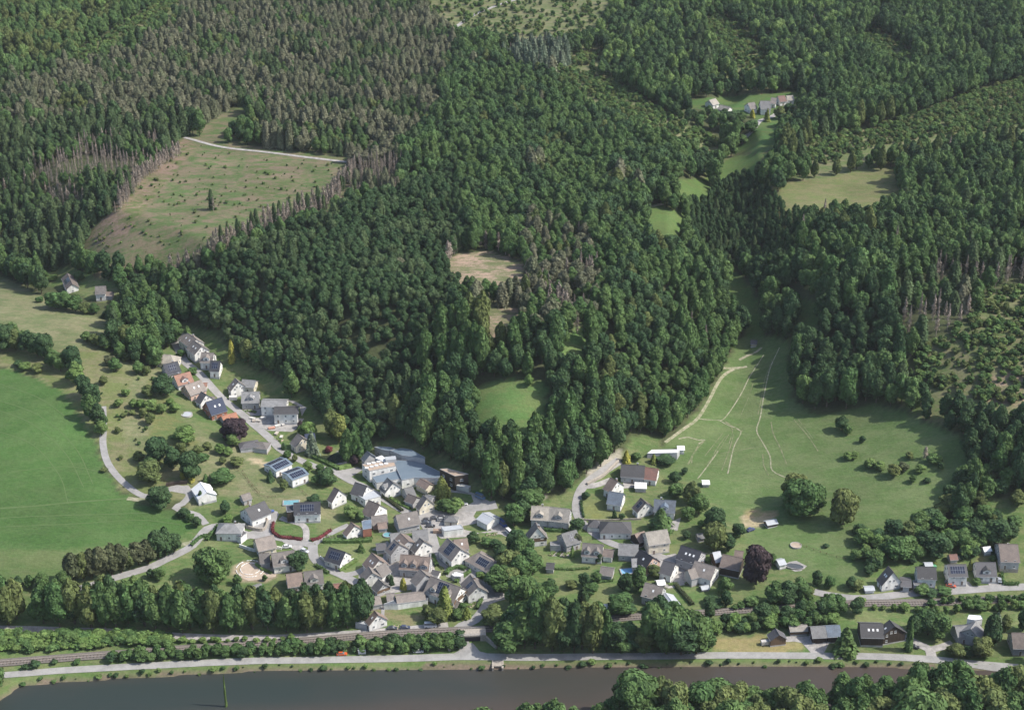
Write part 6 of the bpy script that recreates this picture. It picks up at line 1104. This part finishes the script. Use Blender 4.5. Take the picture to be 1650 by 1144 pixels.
scatter([(1540,780),(1650,760),(1660,870),(1560,870),(1500,840)], 22, 6, 10, ['b0', 'b1', 'b2'], ['green', 'dark', 'olive'], 'tree on the slope above the eastern row', 'trees on the slope above the eastern row', (.9, 1.1))
scatter([(870,700),(1000,690),(1060,690),(1000,725),(940,760),(905,800),(870,800)], 20, 8, 14, ['b0', 'b1', 'p0'], ['green', 'light', 'dark'], 'tree hanging over the rock face beside the east lane', 'trees over the rock face', (.6, .8))
scatter([(300,224),(420,250),(560,266),(500,330),(380,370),(280,425),(135,402),(200,340),(225,292)], 240, .4, 2.0, SC, ['olive', 'green', 'light', 'olive'], 'young regrowth tuft on the large clearcut', 'regrowth tufts on the large clearcut', (.9, 1.5))
AUTO.append((*at(341,338)[:2], 13, 4, 's0', 'spruce', 'lone spruce left standing in the middle of the large clearcut', None)); AUTO.append((*at(344,340)[:2], 9, 2.6, 'x0', 'dead', 'bare dead trunk beside the lone spruce on the large clearcut', None))
p = at(852, 622); AUTO.append((p[0], p[1], 6.5, 5, 'b0', 'light', 'single round tree on the small bright forest clearing', None))

# forest cover
ZONES = [  # polygon, (kind, colour, weight)..., spacing, height factor, phrase
 ([(100,225),(260,210),(250,290),(60,345),(0,350),(0,300)], [('x0','dead',5),('x1','dead',4),('b0','green',3),('s0','spruce',3)], 4.8, .6, 'in the grey dying strip at the left'),
 ([(180,335),(205,290),(290,250),(300,265),(235,340),(190,350)], [('x0','dead',6),('x1','dead',5)], 3.6, .65, 'at the upper rim of the large clearcut'),
 ([(270,440),(280,400),(380,362),(500,318),(560,262),(650,258),(640,300),(560,318),(450,358),(350,402),(300,440)], [('x0','dead',5),('x1','dead',4),('s0','brown',2),('s1','spruce',2)], 4.0, .62, 'along the lower rim of the large clearcut'),
 ([(850,345),(940,360),(965,440),(950,545),(890,545),(800,515),(740,515),(735,455),(850,450),(835,400)], [('x0','dead',3),('b1','brown',3),('b0','green',4),('s0','brown',3),('p0','olive',3)], 5.6, .7, 'in the browned patch of the middle hill'),
 ([(1290,320),(1350,330),(1440,350),(1520,400),(1480,450),(1380,440),(1290,400)], [('x0','dead',2),('b0','green',5),('b1','dark',5),('p0','olive',2)], 6, 1, 'on the right hillside below the mown meadow'),
 ([(1440,420),(1650,420),(1700,640),(1560,560),(1460,600),(1440,540)], [('x0','dead',3),('x1','dead',3),('s0','spruce',4),('b0','green',4),('s1','brown',2)], 7.6, .85, 'on the thinned right hillside'),
 ([(1085,420),(1130,420),(1150,560),(1100,590),(1080,520)], [('x1','dead',2),('p0','green',5),('b0','green',4),('p1','olive',2)], 6, .95, 'on the right flank of the middle hill'),
 ([(1110,300),(1200,270),(1290,330),(1290,410),(1150,430),(1110,370)], [('b0','dark',4),('b1','dark',3),('s2','spruce',2)], 3.7, .46, 'in the dense young plantation of the side valley'),
 ([(1200,235),(1650,130),(1650,230),(1300,290)], [('x0','dead',1),('b1','green',5),('p0','olive',4),('s1','spruce',2),('b0','light',1.5),('x1','dead',1)], 7.6, .9, 'on the right hill shoulder'),
 ([(0,0),(230,0),(120,95),(0,115)], [('b0','green',5),('b1','olive',3),('b2','light',2)], 7, .9, 'on the far hill in the top left corner'),
 ([(850,60),(905,70),(930,120),(860,115),(800,80)], [('s2','blue',5),('x0','dead',2)], 4.5, .8, 'in the pale stand behind the ridge'),
 ([(0,130),(240,70),(300,0),(700,0),(740,60),(700,180),(640,260),(560,258),(420,240),(400,165),(300,200),(150,190),(0,200)], [('s0','brown',5),('b1','brown',3),('s2','brown',2),('b0','green',2),('s1','spruce',3),('b2','olive',2)], 5.8, .66, 'on the browned spruce ridge'),
 ([(0,200),(300,195),(300,230),(240,250),(170,340),(130,400),(80,440),(0,420)], [('s0','spruce',5),('s1','spruce',4),('b0','dark',3),('s2','brown',2)], 5.8, .68, 'in the dark wood left of the large clearcut'),
 ([(290,440),(640,300),(720,260),(760,400),(700,560),(620,700),(520,680),(440,600),(300,520)], [('s1','spruce',3),('b0','dark',5),('b1','dark',5),('b2','spruce',5),('s2','spruce',3),('b1','brown',1)], 5.4, .62, 'on the dark front slope of the middle hill'),
 ([(560,560),(820,520),(960,540),(980,700),(860,790),(790,790),(620,710)], [('b0','green',5),('b1','dark',4),('p0','green',5),('p1','olive',3)], 6.6, 1.05, 'above the works and the village'),
 ([(740,60),(1100,200),(1200,560),(1000,720),(900,560),(760,400)], [('b0','green',6),('b1','green',4),('b2','dark',4),('b0','olive',2),('s1','brown',1)], 6.2, .85, 'on the right part of the middle hill'),
 ([(850,0),(1400,0),(1300,160),(1130,160),(1000,120)], [('x0','dead',.5),('b0','green',4),('b1','dark',4),('b2','light',2),('b2','green',3),('s0','spruce',2)], 8, .9, 'on the far hills behind the side valley'),
 ([(1200,430),(1460,440),(1440,640),(1280,660),(1240,540)], [('b0','dark',6),('b1','dark',5),('b2','green',4),('p0','dark',3),('s1','spruce',1)], 6.6, 1.0, 'on the dark slope right of the meadow'),
 ([(1450,640),(1700,640),(1700,900),(1530,900),(1500,700)], [('b0','dark',6),('b1','green',4),('p1','dark',4)], 6.8, 1.0, 'in the right-hand wood above the eastern row'),
]
DEFZ = ([], [('x0','dead',.35),('b0','green',5),('b1','dark',4),('b2','green',4),('p0','green',2),('s1','spruce',2)], 6.4, .9, 'in the closed woods')
NEARZ = ([], [('b0','green',5),('b1','green',4),('b2','olive',4),('B1','green',2),('b0','dark',2)], 6.8, 1.0, 'in the wood on the near river bank')
def forest():
    rs = np.random.default_rng(5); st = 2.6; gx, gy = np.meshgrid(np.arange(-690, 690, st), np.arange(430, 1560, st)); X = (gx + rs.uniform(-1.2, 1.2, gx.shape)).ravel(); Y = (gy + rs.uniform(-1.2, 1.2, gy.shape)).ravel()
    Z = hgt(X, Y); u, v = project(X, Y, Z); ok = (u > -330) & (u < 2050) & (v > -70) & (v < 1420); near = Y < interp_line(bank_near, X) - 1; water = (Y < interp_line(bank_far, X) + 2) & ~near
    ok &= ~water; ok &= ~(near & ((v > 1330) | ((v < 1152) & (u < 1330)) | ((u < 835) & (v < 1192)) | ((u < 1050) & (v < 1150 + (1050 - u) * .15))))
    X, Y, Z, u, v, near = X[ok], Y[ok], Z[ok], u[ok], v[ok], near[ok]
    zone = np.full(len(X), -1)
    for i in range(len(ZONES) - 1, -1, -1): zone[inpoly(u, v - 14, ZONES[i][0]) & ~near] = i
    zone[near] = -2; order = rs.permutation(len(X)); OPEN = [(P, n_) for n_ in AREA for P in AREA[n_]]
    brush = np.zeros(len(X), bool)
    for P in AREA['brush']: brush |= inpoly(u, v, P)
    base_cls = classify(u, v) * (~near); cells = {}; out = []
    # own heights first, then whether base, middle or top would cover open ground
    PN = noise2(X, Y, 9, 21); PN = np.argsort(np.argsort(PN)) / len(PN); HN = 1 + .2 * noise2(X, Y, 11, 22); GP = noise2(X, Y, 5, 23)
    hs = np.zeros(len(X)); kinds = [None] * len(X)
    for i in range(len(X)):
        zz = ZONES[zone[i]] if zone[i] >= 0 else (NEARZ if zone[i] == -2 else DEFZ); K_ = zz[1]; wt = np.cumsum([k_[2] for k_ in K_]) / sum(k_[2] for k_ in K_); kk = K_[min(len(K_) - 1, int(np.searchsorted(wt, float(np.clip(PN[i] * .62 + rs.random() * .38, 0, .999)))))]; b_ = DIMS.get(kk[0]) or DIMS[kk[0][0]]
        h = b_[0] * zz[3] * rs.uniform(.66, 1.2) * float(np.clip(HN[i], .65, 1.35))
        if near[i]:
            if u[i] > 1430: h *= 1.3
            elif u[i] < 1000: h *= .95
            elif kk[0] != '': h *= .98
        hs[i] = h; kinds[i] = (kk[0], kk[1], (h / b_[0]) ** .6 * b_[1] * rs.uniform(.85, 1.15) * (.98 if zz[2] > 4.8 else zz[2] / 5.4) * (1.25 if near[i] else 1))
    bad = base_cls > 0
    for f_ in (.35, .7, .97):
        uu, vv = project(X, Y, Z + hs * f_)
        for P, n_ in OPEN:
            m_ = inpoly(uu, vv, P)
            if n_ == 'village': m_ &= (vv < 1000)
            if n_ == 'brush' and f_ > .9: continue
            if n_ in ('slope', 'village') and f_ < .9: pass
            bad |= m_ & ~near
    for i in order:
        if bad[i]: continue
        if brush[i] or GP[i] > 1.25: continue
        zz = ZONES[zone[i]] if zone[i] >= 0 else (NEARZ if zone[i] == -2 else DEFZ); sp_ = zz[2]; c_ = (int(X[i] // 8), int(Y[i] // 8)); hit = False
        for a_ in (-1, 0, 1):
            for b_ in (-1, 0, 1):
                for j in cells.get((c_[0] + a_, c_[1] + b_), ()):
                    if (X[j] - X[i]) ** 2 + (Y[j] - Y[i]) ** 2 < sp_ * sp_ * .62: hit = True; break
                if hit: break
            if hit: break
        if hit: continue
        cells.setdefault(c_, []).append(i); kd, cl, wd = kinds[i]
        out.append((X[i], Y[i], hs[i], wd, kd, cl, '%s %s %s' % (COLW[cl], KW[kd[0]], zz[4]), 'trees ' + zz[4]))
    # brush: low young growth
    bi = np.where(brush & ~near)[0]; top_ = inpoly(u[bi], v[bi], AREA['brush'][0]); bi = bi[rs.random(len(bi)) < np.where(top_, .14, .6)]
    for i in bi: h = rs.uniform(1.2, 4.6); out.append((X[i], Y[i], h, h * rs.uniform(.9, 1.4), rs.choice(SC), rs.choice(['green', 'olive', 'light', 'green']), 'young bush on the overgrown clearcuts', 'young bushes on overgrown clearcuts'))
    return out
AUTO += forest()
print('plants', len(AUTO))
FAMS = {'b': 'broadleaf_tree', 'p': 'tall_tree', 's': 'spruce', 'c': 'conifer', 'h': 'shrub', 'x': 'dead_spruce', 'B': 'large_tree'}
def infr(q):
    z = float(hgt(q[0], q[1])); u, v = project(q[0], q[1], z + q[2] * .8); return -5 < u < 1655 and -5 < v < 1149
byf = {}
for q in AUTO: byf.setdefault(q[4][0], []).append(q)
LIM = {'b': 300, 'B': 300, 'p': 300, 's': 300, 'h': 300, 'x': 300, 'c': 300}
hand = {}
for q in PL: hand[q[4][0]] = hand.get(q[4][0], 0) + 1
PC_ = bpy.data.collections.new('plant_kinds')     # source meshes of the far woods, not linked to the scene
def gn_group(coll):
    ng = bpy.data.node_groups.new('far_plants', 'GeometryNodeTree'); ng.interface.new_socket('Geometry', in_out='INPUT', socket_type='NodeSocketGeometry'); ng.interface.new_socket('Geometry', in_out='OUTPUT', socket_type='NodeSocketGeometry')
    a_ = ng.nodes.new('NodeGroupInput'); o_ = ng.nodes.new('NodeGroupOutput'); ip = ng.nodes.new('GeometryNodeInstanceOnPoints'); ci = ng.nodes.new('GeometryNodeCollectionInfo')
    ci.inputs['Collection'].default_value = coll; ci.inputs['Separate Children'].default_value = True; ci.inputs['Reset Children'].default_value = True
    def attr(nm, ty):
        n = ng.nodes.new('GeometryNodeInputNamedAttribute'); n.data_type = ty; n.inputs[0].default_value = nm; return n.outputs[0]
    ng.links.new(a_.outputs[0], ip.inputs['Points']); ng.links.new(ci.outputs[0], ip.inputs['Instance']); ip.inputs['Pick Instance'].default_value = True
    ng.links.new(attr('kind_index', 'INT'), ip.inputs['Instance Index']); ng.links.new(attr('grow', 'FLOAT_VECTOR'), ip.inputs['Scale'])
    cr_ = ng.nodes.new('ShaderNodeCombineXYZ'); ng.links.new(attr('turn', 'FLOAT'), cr_.inputs[2]); ng.links.new(cr_.outputs[0], ip.inputs['Rotation']); ng.links.new(ip.outputs[0], o_.inputs[0]); return ng
STUFFN = {'B': ('broad_crowned_forest', 'rest of the broad-crowned trees on the near bank'), 'b': ('broadleaf_forest', 'rest of the broadleaf woods on the hills, closed green canopy'), 'p': ('tall_tree_forest', 'rest of the tall drooping trees on the lower slopes'), 's': ('spruce_forest', 'rest of the spruce woods on the ridges, partly browned'), 'x': ('dead_forest', 'rest of the bare dead spruces on the hills'), 'h': ('undergrowth', 'rest of the low bushes and regrowth')}
for f_, Q in byf.items():
    vis = [q for q in Q if infr(q)]; lim = LIM[f_] - (hand.get(f_, 0))
    size = lambda q: q[2] / math.hypot(q[0], q[1], CAMH - float(hgt(q[0], q[1])))
    keyed = sorted(vis, key=lambda q: -size(q)); ind = keyed[:lim]; ids = set(map(id, ind)); rest = [q for q in Q if id(q) not in ids]
    for q in ind:
        if f_ in 'bpB' and q[7] and q[7].startswith(('trees of the belt', 'trees in the wood on', 'trees above the works', 'trees over', 'trees behind', 'garden trees', 'trees of the loose', 'trees on the slope', 'trees at')):
            lb, gr = unique_label(q[0], q[1], q[4], q[5], q[2])
            if gr is None: q = q[:6] + (lb, q[7])
        plant(q[0], q[1], q[2], q[3], q[4], q[5], q[6], q[7])
    if not rest: continue
    if f_ == 'c': 
        for q in rest: plant(q[0], q[1], q[2], q[3], q[4], q[5], q[6], q[7])
        continue
    keys = sorted({(q[4], q[5]) for q in rest}); coll = bpy.data.collections.new('kinds_' + FAMS[f_])
    for i, (kd, cl) in enumerate(keys):
        V, Fs, tr, tm = PROTO[kd]; k0 = len(V); VV = np.concatenate([np.asarray(V), np.array(tr.v)]); FF = list(Fs) + [tuple(j + k0 for j in f) for f in tr.f]
        me = mesh_np('plant_%02d' % i, VV, FF, [FO[cl], M[tm]], [0] * len(Fs) + [1] * len(tr.f)); coll.objects.link(bpy.data.objects.new('plant_%s_%02d' % (FAMS[f_], i), me))
    ki = {k_: i for i, k_ in enumerate(keys)}; n = len(rest); me = bpy.data.meshes.new(STUFFN[f_][0]); me.vertices.add(n)
    XYZ = np.array([(q[0], q[1], float(hgt(q[0], q[1]))) for q in rest]); me.vertices.foreach_set('co', XYZ.astype(np.float32).ravel())
    a1 = me.attributes.new('kind_index', 'INT', 'POINT'); a1.data.foreach_set('value', np.array([ki[(q[4], q[5])] for q in rest], np.int32))
    g_ = []
    for q in rest: hh, ww = DIMS.get(q[4]) or DIMS[q[4][0]]; g_.append((q[3] / ww, q[3] / ww, q[2] / hh))
    a2 = me.attributes.new('grow', 'FLOAT_VECTOR', 'POINT'); a2.data.foreach_set('vector', np.array(g_, np.float32).ravel())
    a3 = me.attributes.new('turn', 'FLOAT', 'POINT'); a3.data.foreach_set('value', rng.uniform(0, 6.28, n).astype(np.float32))
    o = obj(STUFFN[f_][0], me); md = o.modifiers.new('plants', 'NODES'); md.node_group = gn_group(coll); tag(o, STUFFN[f_][1], None, None, 'stuff'); o['category'] = 'woods'
    print(f_, 'individual', len(ind), 'rest', n)
# ---------------------------------------------------------------- thin summer air
def haze():
    m = bpy.data.materials.new('haze'); m.use_nodes = True; nt = m.node_tree; nt.nodes.remove(nt.nodes['Principled BSDF']); v = nt.nodes.new('ShaderNodeVolumePrincipled')
    v.inputs['Color'].default_value = (.84, .88, .94, 1); v.inputs['Density'].default_value = HAZE; v.inputs['Anisotropy'].default_value = .1
    nt.links.new(v.outputs[0], nt.nodes['Material Output'].inputs['Volume'])
    mb = MB(); mb.box(-9500, 9500, -3500, 12500, -12, 425); o = mb.build('haze', m); tag(o, kind='stuff', label='thin pale summer haze over the whole valley', cat='haze'); o.visible_shadow = True
HAZE = 0.00003
haze()
